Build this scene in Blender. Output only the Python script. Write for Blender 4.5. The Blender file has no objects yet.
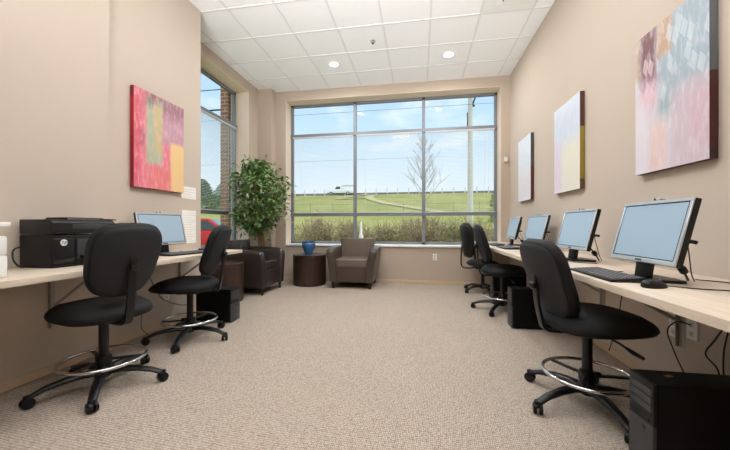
import bpy, bmesh, math, random
from mathutils import Vector, Matrix, noise
PI = math.pi
scn = bpy.context.scene
COL = scn.collection
def R(d): return math.radians(d)
def rgb(r, g, b):
    f = lambda c: (c/255/12.92) if c/255 <= .04045 else ((c/255+.055)/1.055)**2.4
    return (f(r), f(g), f(b), 1)

# ------------------------------------------------------------------ materials
def new_mat(name):
    m = bpy.data.materials.new(name); m.use_nodes = True
    nt = m.node_tree
    return m, nt, nt.nodes['Principled BSDF']
def mat(name, c, rough=.5, metal=0, nscale=0, namt=0, bump=0, bscale=200, spec=.5, sheen=0):
    m, nt, b = new_mat(name)
    b.inputs['Base Color'].default_value = c
    b.inputs['Roughness'].default_value = rough
    b.inputs['Metallic'].default_value = metal
    b.inputs['Specular IOR Level'].default_value = spec
    if sheen:
        b.inputs['Sheen Weight'].default_value = sheen
        b.inputs['Sheen Roughness'].default_value = .5
    tc = nt.nodes.new('ShaderNodeTexCoord')
    if namt:
        n = nt.nodes.new('ShaderNodeTexNoise'); n.inputs['Scale'].default_value = nscale; n.inputs['Detail'].default_value = 4
        nt.links.new(tc.outputs['Object'], n.inputs['Vector'])
        mx = nt.nodes.new('ShaderNodeMix'); mx.data_type = 'RGBA'
        mx.inputs[6].default_value = tuple(x*(1-namt) for x in c[:3])+(1,)
        mx.inputs[7].default_value = tuple(min(1, x*(1+namt)) for x in c[:3])+(1,)
        nt.links.new(n.outputs['Fac'], mx.inputs[0]); nt.links.new(mx.outputs[2], b.inputs['Base Color'])
    if bump:
        n = nt.nodes.new('ShaderNodeTexNoise'); n.inputs['Scale'].default_value = bscale; n.inputs['Detail'].default_value = 3
        nt.links.new(tc.outputs['Object'], n.inputs['Vector'])
        bp = nt.nodes.new('ShaderNodeBump'); bp.inputs['Strength'].default_value = bump; bp.inputs['Distance'].default_value = .004
        nt.links.new(n.outputs['Fac'], bp.inputs['Height']); nt.links.new(bp.outputs['Normal'], b.inputs['Normal'])
    return m
def emit(name, c, s):
    m, nt, b = new_mat(name)
    b.inputs['Base Color'].default_value = c; b.inputs['Emission Color'].default_value = c
    b.inputs['Emission Strength'].default_value = s; b.inputs['Roughness'].default_value = .25
    return m
def math_node(nt, op, a, b=None):
    n = nt.nodes.new('ShaderNodeMath'); n.operation = op
    for i, v in enumerate((a, b)):
        if v is None: continue
        if isinstance(v, (int, float)): n.inputs[i].default_value = v
        else: nt.links.new(v, n.inputs[i])
    return n.outputs[0]
def mix(nt, fac, a, b):
    n = nt.nodes.new('ShaderNodeMix'); n.data_type = 'RGBA'
    for s, v in ((n.inputs[0], fac), (n.inputs[6], a), (n.inputs[7], b)):
        if hasattr(v, 'links') or isinstance(v, bpy.types.NodeSocket): nt.links.new(v, s)
        else: s.default_value = v
    return n.outputs[2]

M = {}
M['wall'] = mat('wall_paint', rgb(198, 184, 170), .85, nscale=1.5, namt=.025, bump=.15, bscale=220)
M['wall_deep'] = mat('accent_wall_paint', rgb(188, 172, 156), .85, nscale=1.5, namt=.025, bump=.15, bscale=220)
M['reveal'] = mat('reveal_paint', rgb(224, 208, 190), .8, nscale=2, namt=.02)
M['wall_low_bounce'] = mat('rear_wall_darkened', rgb(120, 108, 98), .85)  # unseen rear wall, darkened to cut the light it bounces forward
M['base'] = mat('tan_baseboard', rgb(206, 182, 152), .5)
M['grid'] = mat('ceiling_grid_white', rgb(226, 226, 226), .5)
M['alu'] = mat('aluminium_frame', rgb(128, 133, 140), .5, .3)
M['white'] = mat('white_plastic', rgb(236, 236, 234), .35)
M['offwhite'] = mat('offwhite_plastic', rgb(222, 218, 208), .45)
M['slat'] = mat('blind_slat_white', rgb(238, 240, 243), .5)
_n = M['slat'].node_tree; _t = _n.nodes.new('ShaderNodeBsdfTranslucent'); _t.inputs[0].default_value = (.8, .83, .86, 1)
_m = _n.nodes.new('ShaderNodeMixShader'); _m.inputs[0].default_value = .5
_n.links.new(_n.nodes['Principled BSDF'].outputs[0], _m.inputs[1]); _n.links.new(_t.outputs[0], _m.inputs[2]); _n.links.new(_m.outputs[0], _n.nodes['Material Output'].inputs[0])
M['black'] = mat('black_plastic', rgb(12, 12, 14), .4, spec=.35)
M['black_sat'] = mat('black_satin_nylon', rgb(14, 14, 16), .34, bump=.1, bscale=500, spec=.4)
M['fabric'] = mat('black_upholstery', rgb(13, 13, 14), .62, nscale=900, namt=.4, bump=.4, bscale=900, spec=.35)
M['fabric_gray'] = mat('charcoal_upholstery', rgb(34, 36, 42), .55, nscale=700, namt=.3, bump=.4, bscale=800, spec=.35)
M['chrome'] = mat('chrome', rgb(215, 215, 215), .12, 1)
M['steel'] = mat('grey_bracket_steel', rgb(168, 163, 155), .45, .3)
M['silver'] = mat('silver_plastic', rgb(190, 194, 198), .3, .5)
M['dkgray'] = mat('dark_grey_panel', rgb(58, 60, 63), .4, .2)
M['pcblack'] = mat('pc_case_black', rgb(9, 9, 10), .5, bump=.1, bscale=600, spec=.2)
M['leather'] = mat('brown_leather', rgb(74, 63, 56), .32, nscale=6, namt=.12, bump=.25, bscale=160)
M['leather2'] = mat('taupe_leather', rgb(110, 97, 87), .38, nscale=6, namt=.1, bump=.25, bscale=160)
M['leather_dk'] = mat('dark_leather', rgb(56, 48, 45), .27, nscale=6, namt=.12, bump=.25, bscale=160)
M['foot'] = mat('espresso_wood_foot', rgb(40, 27, 22), .4)
M['vase'] = mat('blue_ceramic', rgb(58, 105, 152), .15, nscale=9, namt=.3)
M['paper'] = mat('white_paper', rgb(240, 238, 232), .7)
M['ink'] = mat('grey_print', rgb(208, 206, 202), .8)
M['screen'] = emit('monitor_screen', rgb(140, 160, 176), .22)
M['lens'] = emit('downlight_lens', (1, .98, .94, 1), 2.5)
M['trunk'] = mat('ficus_bark', rgb(150, 112, 76), .8, nscale=30, namt=.3)
M['pot'] = mat('terracotta_pot', rgb(70, 52, 42), .6)
M['soil'] = mat('potting_soil', rgb(52, 40, 30), .95, nscale=60, namt=.4)
M['socket'] = mat('socket_slot', rgb(60, 58, 55), .6)
M['key'] = mat('keycap_glint', rgb(84, 86, 90), .3)  # black caps, greyed so the colour carries the glint on their tops
M['gold'] = mat('gold_sticker', rgb(150, 110, 50), .4, .5)
# outdoors
M['twig'] = mat('grey_brown_twig', rgb(150, 132, 112), .9)
M['bark'] = mat('pale_grey_bark', rgb(150, 140, 130), .9, nscale=8, namt=.2)
M['pole'] = mat('weathered_pole', rgb(196, 192, 186), .85, nscale=3, namt=.12)
M['wire'] = mat('black_cable', rgb(40, 48, 54), .7)
M['cable'] = mat('black_rubber_cable', rgb(20, 20, 21), .5)
M['carwhite'] = mat('white_car_paint', rgb(232, 234, 236), .25)
M['carred'] = mat('red_car_paint', rgb(176, 40, 36), .25)
M['glassdk'] = mat('car_window_glass', rgb(60, 70, 78), .1)
M['tyre'] = mat('tyre_rubber', rgb(32, 32, 33), .8)
M['galv'] = mat('galvanised_steel', rgb(150, 152, 152), .55, .4)
M['raildark'] = mat('weathered_guardrail', rgb(104, 104, 102), .7)
M['concrete'] = mat('concrete_roadside_post', rgb(210, 208, 202), .8)
M['path'] = mat('pale_gravel_path', rgb(152, 148, 108), .95, nscale=1.2, namt=.12)
M['asphalt'] = mat('asphalt', rgb(120, 120, 118), .9, nscale=3, namt=.1)

def leaf_mat(name, c1, c2, rough=.5, trans=.15):
    m, nt, b = new_mat(name)
    g = nt.nodes.new('ShaderNodeNewGeometry')
    ramp = nt.nodes.new('ShaderNodeValToRGB')
    ramp.color_ramp.elements[0].color = c1; ramp.color_ramp.elements[1].color = c2
    nt.links.new(g.outputs['Random Per Island'], ramp.inputs[0])
    nt.links.new(ramp.outputs[0], b.inputs['Base Color'])
    b.inputs['Roughness'].default_value = rough
    return m
M['ficus'] = leaf_mat('ficus_leaf', rgb(52, 86, 40), rgb(146, 176, 108), .33)
M['shrub'] = leaf_mat('shrub_leaf', rgb(120, 112, 78), rgb(186, 174, 134), .8)
M['shrub2'] = leaf_mat('shrub_leaf_green', rgb(98, 104, 60), rgb(156, 158, 106), .8)
M['conifer'] = leaf_mat('conifer_needles', rgb(48, 78, 48), rgb(104, 138, 94), .8)

def make_glass():
    m, nt, b = new_mat('window_glass')
    nt.nodes.remove(b)
    out = nt.nodes['Material Output']
    tr = nt.nodes.new('ShaderNodeBsdfTransparent'); tr.inputs[0].default_value = (.96, .98, .98, 1)
    gl = nt.nodes.new('ShaderNodeBsdfGlossy'); gl.inputs['Roughness'].default_value = .02
    lw = nt.nodes.new('ShaderNodeLayerWeight'); lw.inputs[0].default_value = .5
    fr = nt.nodes.new('ShaderNodeMath'); fr.operation = 'POWER'; nt.links.new(lw.outputs['Facing'], fr.inputs[0]); fr.inputs[1].default_value = 5
    f2 = nt.nodes.new('ShaderNodeMath'); f2.operation = 'MULTIPLY_ADD'; nt.links.new(fr.outputs[0], f2.inputs[0]); f2.inputs[1].default_value = .3; f2.inputs[2].default_value = .003
    fr = f2
    ms = nt.nodes.new('ShaderNodeMixShader')
    nt.links.new(fr.outputs[0], ms.inputs[0]); nt.links.new(tr.outputs[0], ms.inputs[1]); nt.links.new(gl.outputs[0], ms.inputs[2])
    nt.links.new(ms.outputs[0], out.inputs[0])
    return m
M['glass'] = make_glass()

def make_carpet():
    m, nt, b = new_mat('ribbed_carpet')
    tc = nt.nodes.new('ShaderNodeTexCoord')
    mp = nt.nodes.new('ShaderNodeMapping'); mp.inputs['Rotation'].default_value = (0, 0, R(4))
    nt.links.new(tc.outputs['Object'], mp.inputs[0])
    v = nt.nodes.new('ShaderNodeTexVoronoi'); v.inputs['Scale'].default_value = 105; v.inputs['Randomness'].default_value = .35
    sc = nt.nodes.new('ShaderNodeMapping'); sc.inputs['Scale'].default_value = (1, .62, 1)
    nt.links.new(mp.outputs[0], sc.inputs[0]); nt.links.new(sc.outputs[0], v.inputs['Vector'])
    n = nt.nodes.new('ShaderNodeTexNoise'); n.inputs['Scale'].default_value = 1.3; n.inputs['Detail'].default_value = 5
    nt.links.new(tc.outputs['Object'], n.inputs['Vector'])
    n2 = nt.nodes.new('ShaderNodeTexNoise'); n2.inputs['Scale'].default_value = 160; n2.inputs['Detail'].default_value = 2
    nt.links.new(tc.outputs['Object'], n2.inputs['Vector'])
    ramp = nt.nodes.new('ShaderNodeValToRGB')
    ramp.color_ramp.elements[0].position = .15; ramp.color_ramp.elements[0].color = rgb(214, 201, 187)
    ramp.color_ramp.elements[1].position = .75; ramp.color_ramp.elements[1].color = rgb(114, 101, 90)
    nt.links.new(v.outputs['Distance'], ramp.inputs[0])
    c = mix(nt, math_node(nt, 'MULTIPLY', n2.outputs['Fac'], .2), ramp.outputs[0], rgb(168, 154, 140))
    c = mix(nt, math_node(nt, 'MULTIPLY', n.outputs['Fac'], .3), c, rgb(156, 142, 128))
    nt.links.new(c, b.inputs['Base Color'])
    b.inputs['Roughness'].default_value = .95; b.inputs['Specular IOR Level'].default_value = .1
    bp = nt.nodes.new('ShaderNodeBump'); bp.inputs['Strength'].default_value = .6; bp.inputs['Distance'].default_value = .006; bp.invert = True
    nt.links.new(v.outputs['Distance'], bp.inputs['Height']); nt.links.new(bp.outputs[0], b.inputs['Normal'])
    return m
M['carpet'] = make_carpet()

def make_wood(name, c1, c2, axis_scale, rough=.4, scale=3):
    m, nt, b = new_mat(name)
    tc = nt.nodes.new('ShaderNodeTexCoord')
    mp = nt.nodes.new('ShaderNodeMapping'); mp.inputs['Scale'].default_value = axis_scale
    nt.links.new(tc.outputs['Object'], mp.inputs[0])
    n = nt.nodes.new('ShaderNodeTexNoise'); n.inputs['Scale'].default_value = scale; n.inputs['Detail'].default_value = 6
    n.inputs['Distortion'].default_value = .6
    nt.links.new(mp.outputs[0], n.inputs['Vector'])
    r = nt.nodes.new('ShaderNodeValToRGB')
    r.color_ramp.elements[0].position = .35; r.color_ramp.elements[0].color = c1
    r.color_ramp.elements[1].position = .68; r.color_ramp.elements[1].color = c2
    nt.links.new(n.outputs['Fac'], r.inputs[0]); nt.links.new(r.outputs[0], b.inputs['Base Color'])
    b.inputs['Roughness'].default_value = rough
    return m
M['maple'] = make_wood('pale_maple_laminate', rgb(203, 188, 170), rgb(219, 205, 188), (9, .9, 9), .38)
M['espresso'] = make_wood('espresso_veneer', rgb(46, 32, 27), rgb(66, 46, 38), (1, 12, .6), .3)

def make_tile():
    m, nt, b = new_mat('acoustic_tile')
    tc = nt.nodes.new('ShaderNodeTexCoord')
    n = nt.nodes.new('ShaderNodeTexNoise'); n.inputs['Scale'].default_value = 70; n.inputs['Detail'].default_value = 5
    nt.links.new(tc.outputs['Object'], n.inputs['Vector'])
    nt.links.new(mix(nt, n.outputs['Fac'], rgb(238, 238, 239), rgb(250, 250, 251)), b.inputs['Base Color'])
    b.inputs['Roughness'].default_value = .95
    bp = nt.nodes.new('ShaderNodeBump'); bp.inputs['Strength'].default_value = .35; bp.inputs['Distance'].default_value = .004
    nt.links.new(n.outputs['Fac'], bp.inputs['Height']); nt.links.new(bp.outputs[0], b.inputs['Normal'])
    return m
M['tile'] = make_tile()

def make_brick():
    m, nt, b = new_mat('tan_brick')
    tc = nt.nodes.new('ShaderNodeTexCoord')
    sp = nt.nodes.new('ShaderNodeSeparateXYZ'); nt.links.new(tc.outputs['Object'], sp.inputs[0])
    cb = nt.nodes.new('ShaderNodeCombineXYZ')
    nt.links.new(math_node(nt, 'ADD', sp.outputs[0], sp.outputs[1]), cb.inputs[0]); nt.links.new(sp.outputs[2], cb.inputs[1])
    k = nt.nodes.new('ShaderNodeTexBrick'); k.inputs['Scale'].default_value = 1
    k.inputs['Brick Width'].default_value = .21; k.inputs['Row Height'].default_value = .075; k.inputs['Mortar Size'].default_value = .008
    k.inputs['Color1'].default_value = rgb(164, 122, 96); k.inputs['Color2'].default_value = rgb(138, 100, 80); k.inputs['Mortar'].default_value = rgb(190, 176, 160)
    nt.links.new(cb.outputs[0], k.inputs['Vector']); nt.links.new(k.outputs[0], b.inputs['Base Color'])
    b.inputs['Roughness'].default_value = .9
    return m
M['brick'] = make_brick()

def make_grass():
    m, nt, b = new_mat('hill_grass')
    tc = nt.nodes.new('ShaderNodeTexCoord')
    n = nt.nodes.new('ShaderNodeTexNoise'); n.inputs['Scale'].default_value = .22; n.inputs['Detail'].default_value = 8
    nt.links.new(tc.outputs['Object'], n.inputs['Vector'])
    n2 = nt.nodes.new('ShaderNodeTexNoise'); n2.inputs['Scale'].default_value = 2.4; n2.inputs['Detail'].default_value = 6
    nt.links.new(tc.outputs['Object'], n2.inputs['Vector'])
    r = nt.nodes.new('ShaderNodeValToRGB')
    r.color_ramp.elements[0].position = .35; r.color_ramp.elements[0].color = rgb(116, 122, 66)
    r.color_ramp.elements[1].position = .66; r.color_ramp.elements[1].color = rgb(144, 143, 90)
    nt.links.new(n.outputs['Fac'], r.inputs[0])
    nt.links.new(mix(nt, math_node(nt, 'MULTIPLY', n2.outputs['Fac'], .6), r.outputs[0], rgb(126, 128, 78)), b.inputs['Base Color'])
    b.inputs['Roughness'].default_value = .95; b.inputs['Specular IOR Level'].default_value = .1
    return m
M['grass'] = make_grass()

def painting_mat(name, base, patches, streak=0, streak_col=(1, 1, 1, 1), diamonds=None):
    """abstract canvas: soft-edged colour blocks (u, v in 0..1 on the canvas) under brushed texture"""
    m, nt, b = new_mat(name)
    tc = nt.nodes.new('ShaderNodeTexCoord')
    n = nt.nodes.new('ShaderNodeTexNoise'); n.inputs['Scale'].default_value = 7; n.inputs['Detail'].default_value = 6
    nt.links.new(tc.outputs['UV'], n.inputs['Vector'])
    sp = nt.nodes.new('ShaderNodeSeparateXYZ'); nt.links.new(tc.outputs['UV'], sp.inputs[0])
    wob = math_node(nt, 'MULTIPLY', math_node(nt, 'SUBTRACT', n.outputs['Fac'], .5), .06)
    u = math_node(nt, 'ADD', sp.outputs[0], wob); v = math_node(nt, 'ADD', sp.outputs[1], wob)
    def edge(x, a, sgn, soft):
        k = math_node(nt, 'MULTIPLY', math_node(nt, 'SUBTRACT', x, a), sgn/soft)
        k = nt_clamp(math_node(nt, 'ADD', k, .5)); return k
    def nt_clamp(x):
        c = nt.nodes.new('ShaderNodeClamp'); nt.links.new(x, c.inputs[0]); return c.outputs[0]
    c = base
    for (u0, u1, v0, v1, colr, soft, amt) in patches:
        k = math_node(nt, 'MULTIPLY', math_node(nt, 'MULTIPLY', edge(u, u0, 1, soft), edge(u, u1, -1, soft)),
                      math_node(nt, 'MULTIPLY', edge(v, v0, 1, soft), edge(v, v1, -1, soft)))
        c = mix(nt, math_node(nt, 'MULTIPLY', k, amt), c, colr)
    if diamonds:
        for (u0, u1, v0, v1, colr, amt, seed) in diamonds:
            mp = nt.nodes.new('ShaderNodeMapping'); mp.inputs['Rotation'].default_value = (0, 0, R(32)); mp.inputs['Scale'].default_value = (11, 8, 1)
            mp.inputs['Location'].default_value = (seed, seed*1.7, 0)
            nt.links.new(tc.outputs['UV'], mp.inputs[0])
            vo = nt.nodes.new('ShaderNodeTexVoronoi'); vo.distance = 'CHEBYCHEV'; vo.inputs['Scale'].default_value = 1; vo.inputs['Randomness'].default_value = .55
            nt.links.new(mp.outputs[0], vo.inputs['Vector'])
            s3 = nt.nodes.new('ShaderNodeSeparateColor'); nt.links.new(vo.outputs['Color'], s3.inputs[0])
            on = math_node(nt, 'GREATER_THAN', s3.outputs[0], .55)
            ins = math_node(nt, 'LESS_THAN', vo.outputs['Distance'], .40)
            k = math_node(nt, 'MULTIPLY', math_node(nt, 'MULTIPLY', edge(u, u0, 1, .05), edge(u, u1, -1, .05)),
                          math_node(nt, 'MULTIPLY', edge(v, v0, 1, .08), edge(v, v1, -1, .08)))
            k = math_node(nt, 'MULTIPLY', math_node(nt, 'MULTIPLY', k, on), math_node(nt, 'MULTIPLY', ins, amt))
            c = mix(nt, k, c, colr)
    mp = nt.nodes.new('ShaderNodeMapping'); mp.inputs['Rotation'].default_value = (0, 0, R(-38)); mp.inputs['Scale'].default_value = (13, 6, 1)
    nt.links.new(tc.outputs['UV'], mp.inputs[0])
    st = nt.nodes.new('ShaderNodeTexNoise'); st.inputs['Scale'].default_value = 1.3; st.inputs['Detail'].default_value = 8; st.inputs['Roughness'].default_value = .65
    nt.links.new(mp.outputs[0], st.inputs['Vector'])
    k = nt_clamp(math_node(nt, 'MULTIPLY', math_node(nt, 'SUBTRACT', st.outputs['Fac'], .48), streak*8))
    c = mix(nt, math_node(nt, 'MULTIPLY', k, .5), c, streak_col)
    nt.links.new(c, b.inputs['Base Color'])
    b.inputs['Roughness'].default_value = .6
    bp = nt.nodes.new('ShaderNodeBump'); bp.inputs['Strength'].default_value = .25; bp.inputs['Distance'].default_value = .003
    nt.links.new(st.outputs['Fac'], bp.inputs['Height']); nt.links.new(bp.outputs[0], b.inputs['Normal'])
    return m

# ------------------------------------------------------------------ mesh builder
class MB:
    def __init__(s): s.bm = bmesh.new()
    def add(s, verts, faces):
        vs = [s.bm.verts.new(v) for v in verts]
        for f in faces:
            try: s.bm.faces.new([vs[i] for i in f])
            except ValueError: pass
        return s
    def merge(s, t, mx=None):
        t.verts.ensure_lookup_table(); t.verts.index_update()
        vs = [s.bm.verts.new(mx @ v.co if mx else v.co) for v in t.verts]
        for f in t.faces: s.bm.faces.new([vs[v.index] for v in f.verts])
        t.free(); return s
    def box(s, c, d, bev=0, seg=2, rot=None):
        t = bmesh.new(); bmesh.ops.create_cube(t, size=1)
        bmesh.ops.scale(t, vec=Vector(d), verts=t.verts)
        if bev: bmesh.ops.bevel(t, geom=list(t.edges), offset=bev, segments=seg, profile=.6, affect='EDGES')
        mx = Matrix.Translation(c)
        if rot is not None: mx = mx @ (rot if isinstance(rot, Matrix) else Matrix.Rotation(rot, 4, 'Z'))
        return s.merge(t, mx)
    def bb(s, x0, x1, y0, y1, z0, z1, bev=0, seg=2):
        return s.box(((x0+x1)/2, (y0+y1)/2, (z0+z1)/2), (x1-x0, y1-y0, z1-z0), bev, seg)
    def cyl(s, p0, p1, r0, r1=None, n=16):
        r1 = r0 if r1 is None else r1
        return s.tube([p0, p1], [r0, r1], n)
    def tube(s, pts, r, n=8, closed=False, caps=True, flat=1.0):
        pts = [Vector(p) for p in pts]; L = len(pts)
        rs = r if isinstance(r, (list, tuple)) else [r]*L
        rings = []; nrm = None
        for i, p in enumerate(pts):
            if closed: t = (pts[(i+1) % L]-pts[i-1])
            else: t = (pts[min(i+1, L-1)]-pts[max(i-1, 0)])
            t = t.normalized()
            if nrm is None:
                a = Vector((0, 0, 1)) if abs(t.z) < .9 else Vector((1, 0, 0))
                nrm = (a-t*a.dot(t)).normalized()
            else:
                nrm = (nrm-t*nrm.dot(t))
                nrm = nrm.normalized() if nrm.length > 1e-6 else t.orthogonal().normalized()
            bn = t.cross(nrm)
            rings.append([s.bm.verts.new(p+(nrm*math.cos(2*PI*k/n)*flat+bn*math.sin(2*PI*k/n))*rs[i]) for k in range(n)])
        for i in range(L if closed else L-1):
            A, B = rings[i], rings[(i+1) % L]
            for k in range(n): s.bm.faces.new((A[k], A[(k+1) % n], B[(k+1) % n], B[k]))
        if caps and not closed:
            s.bm.faces.new(rings[0][::-1]); s.bm.faces.new(rings[-1])
        return s
    def lathe(s, prof, c=(0, 0, 0), n=32, mx=None):
        c = Vector(c); rings = []
        for (r, z) in prof:
            if r < 1e-5: rings.append([s.bm.verts.new((mx @ Vector((0, 0, z)) if mx else Vector((0, 0, z)))+c)])
            else:
                ring = []
                for k in range(n):
                    p = Vector((r*math.cos(2*PI*k/n), r*math.sin(2*PI*k/n), z))
                    ring.append(s.bm.verts.new((mx @ p if mx else p)+c))
                rings.append(ring)
        for A, B in zip(rings, rings[1:]):
            for k in range(n):
                q = [A[k % len(A)], A[(k+1) % n % len(A)], B[(k+1) % n % len(B)], B[k % len(B)]]
                q2 = []
                for v in q:
                    if v not in q2: q2.append(v)
                if len(q2) > 2: s.bm.faces.new(q2)
        return s
    def rings(s, rings, cap0=True, cap1=True):
        """skin a list of equal-length closed point loops"""
        vs = [[s.bm.verts.new(p) for p in r] for r in rings]; n = len(vs[0])
        for A, B in zip(vs, vs[1:]):
            for k in range(n): s.bm.faces.new((A[k], A[(k+1) % n], B[(k+1) % n], B[k]))
        if cap0: s.bm.faces.new(vs[0][::-1])
        if cap1: s.bm.faces.new(vs[-1])
        return s
    def prism(s, poly, axis, a, b, bev=0, seg=2):
        """extrude a 2-D polygon: axis 'Y' -> poly is (x, z); 'X' -> (y, z); 'Z' -> (x, y)"""
        f = {'Y': lambda p, t: (p[0], t, p[1]), 'X': lambda p, t: (t, p[0], p[1]), 'Z': lambda p, t: (p[0], p[1], t)}[axis]
        t = bmesh.new()
        A = [t.verts.new(f(p, a)) for p in poly]; B = [t.verts.new(f(p, b)) for p in poly]
        n = len(poly)
        t.faces.new(A[::-1]); t.faces.new(B)
        for k in range(n): t.faces.new((A[k], A[(k+1) % n], B[(k+1) % n], B[k]))
        bmesh.ops.recalc_face_normals(t, faces=t.faces)
        if bev: bmesh.ops.bevel(t, geom=list(t.edges), offset=bev, segments=seg, profile=.6, affect='EDGES')
        return s.merge(t)
    def build(s, name, m, parent=None, smooth=True, ang=.7, recalc=True):
        if recalc: bmesh.ops.recalc_face_normals(s.bm, faces=s.bm.faces)
        if smooth:
            for f in s.bm.faces: f.smooth = True
            for e in s.bm.edges:
                if len(e.link_faces) == 2 and e.calc_face_angle(0) > ang: e.smooth = False
        me = bpy.data.meshes.new(name); s.bm.to_mesh(me); s.bm.free()
        me.materials.append(m)
        o = bpy.data.objects.new(name, me); COL.objects.link(o)
        if parent: o.parent = parent
        return o
def tag(o, label, cat, group=None, kind=None):
    if label: o['label'] = label
    if cat: o['category'] = cat
    if group: o['group'] = group
    if kind: o['kind'] = kind
    return o
def thing(name, label=None, cat=None, loc=(0, 0, 0), rz=0, group=None):
    o = bpy.data.objects.new(name, None); COL.objects.link(o)
    o.empty_display_size = .1; o.location = loc; o.rotation_euler = (0, 0, rz)
    return tag(o, label, cat, group)
def place(o, loc, rz=0, label=None, group=None):
    o.location = loc; o.rotation_euler = (0, 0, rz)
    if label: o['label'] = label
    if group: o['group'] = group
    return o
def copy_tree(o, parent=None):
    c = o.copy(); COL.objects.link(c)
    if parent: c.parent = parent
    for ch in [x for x in list(bpy.data.objects) if x.parent == o]: copy_tree(ch, c)
    return c
def struct(o): o['kind'] = 'structure'; return o
def curve_pts(pts, k=6):
    """Catmull-Rom through the points"""
    P = [Vector(p) for p in pts]; P = [P[0]*2-P[1]]+P+[P[-1]*2-P[-2]]; out = []
    for i in range(1, len(P)-2):
        for j in range(k):
            t = j/k; a, b, c, d = P[i-1:i+3]
            out.append(.5*((2*b)+(c-a)*t+(2*a-5*b+4*c-d)*t*t+(3*b-a-3*c+d)*t**3))
    out.append(P[-2]); return out

# ------------------------------------------------------------------ room constants (metres; camera stands at x=0, y=0)
HC = 3.70                       # ceiling
XR = 1.56                       # right wall
XL = -2.66                      # left wall behind the red canvas
XL0 = -2.62                     # nearer stretch of the left wall, a little proud
YSTEP = 2.35
YC = 3.57                       # outer corner where the left wall ends
XW = -3.09                      # left window wall
YB = 5.985                      # window wall
YREAR = -3.6
DZ = .785                       # worktop height
DXL, DXR = -2.03, .885          # worktop front edges
WT = .31                        # window reveal depth

# floor, ceiling
struct(MB().bb(-3.4, XR, YREAR, YB, -.1, 0).build('floor', M['carpet'], smooth=False))
struct(MB().bb(-3.4, XR, YREAR, YB, HC, HC+.12).build('ceiling', M['tile'], smooth=False))
g = MB()
GX0, GY0 = -2.305, 4.19
for i in range(-1, 7):
    x = GX0+.61*i
    if x > XW: g.bb(x-.012, x+.012, YREAR, YB, HC-.006, HC-.0005)
for j in range(-13, 3):
    y = GY0+.61*j
    g.bb(XW, XR, y-.012, y+.012, HC-.007, HC-.0005)
struct(g.build('trim_1', M['grid'], smooth=False))

# walls
struct(MB().bb(XR, XR+.15, YREAR, YB+.35, -.1, HC+.12).build('wall_right', M['wall'], smooth=False))
w = MB(); w.bb(-3.4, XL0, YREAR, YSTEP, 0, HC); w.bb(-3.4, XL, YSTEP, YC, 0, HC)
struct(w.build('wall_left', M['wall'], smooth=False))
struct(MB().bb(-3.6, XR+.15, YREAR-.15, YREAR, -.1, HC+.12).build('wall_rear', M['wall_low_bounce'], smooth=False))
# window wall: opening x -2.60..1.41, z .70..3.52
WX0, WX1, WZ0, WZ1 = -2.60, 1.41, .70, 3.52
w = MB()
w.bb(-3.4, WX0, YB, YB+.36, -.1, HC+.12); w.bb(WX1, XR, YB, YB+.36, -.1, HC+.12)
w.bb(WX0, WX1, YB, YB+.36, -.1, WZ0); w.bb(WX0, WX1, YB, YB+.36, WZ1, HC+.12)
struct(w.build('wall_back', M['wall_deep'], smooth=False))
# left window wall: opening y 3.75..5.46
LY0, LY1 = 3.75, 5.46
w = MB()
w.bb(XW-.36, XW, YC, LY0, -.1, HC+.12); w.bb(XW-.36, XW, LY1, YB, -.1, HC+.12)
w.bb(XW-.36, XW, LY0, LY1, -.1, WZ0); w.bb(XW-.36, XW, LY0, LY1, WZ1, HC+.12)
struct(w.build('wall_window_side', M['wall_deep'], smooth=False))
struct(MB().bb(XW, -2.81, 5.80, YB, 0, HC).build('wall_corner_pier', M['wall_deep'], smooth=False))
# painted linings of the two window recesses
lt = .006
w = MB()
w.bb(WX0, WX0+lt, YB-.001, YB+WT, WZ0, WZ1); w.bb(WX1-lt, WX1, YB-.001, YB+WT, WZ0, WZ1)
w.bb(WX0, WX1, YB-.001, YB+WT, WZ1-lt, WZ1)
struct(w.build('trim_2', M['reveal'], smooth=False))
w = MB()
w.bb(XW-WT, XW+.001, LY1-lt, LY1, WZ0, WZ1); w.bb(XW-WT, XW+.001, LY0, LY0+lt, WZ0, WZ1)
w.bb(XW-WT, XW+.001, LY0, LY1, WZ1-lt, WZ1)
struct(w.build('trim_3', M['reveal'], smooth=False))
# baseboards
def base(name, *boxes):
    b = MB()
    for q in boxes: b.bb(*q, bev=.004, seg=1)
    struct(b.build(name, M['base']))
bt, bh = .012, .062
base('baseboard_right', (XR-bt, XR, YREAR, YB, 0, bh))
base('baseboard_left', (XL0, XL0+bt, YREAR, YSTEP+bt, 0, bh), (XL, XL+bt, YSTEP+bt, YC, 0, bh))
base('baseboard_back', (-2.80, XR-bt, YB-bt, YB, 0, bh))
base('baseboard_corner', (XW, -2.81+bt, 5.80-bt, 5.80, 0, bh), (-2.81, -2.81+bt, 5.80, YB-bt, 0, bh))
base('baseboard_window_side', (XW, XW+bt, YC, 5.80-bt, 0, bh))

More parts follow.
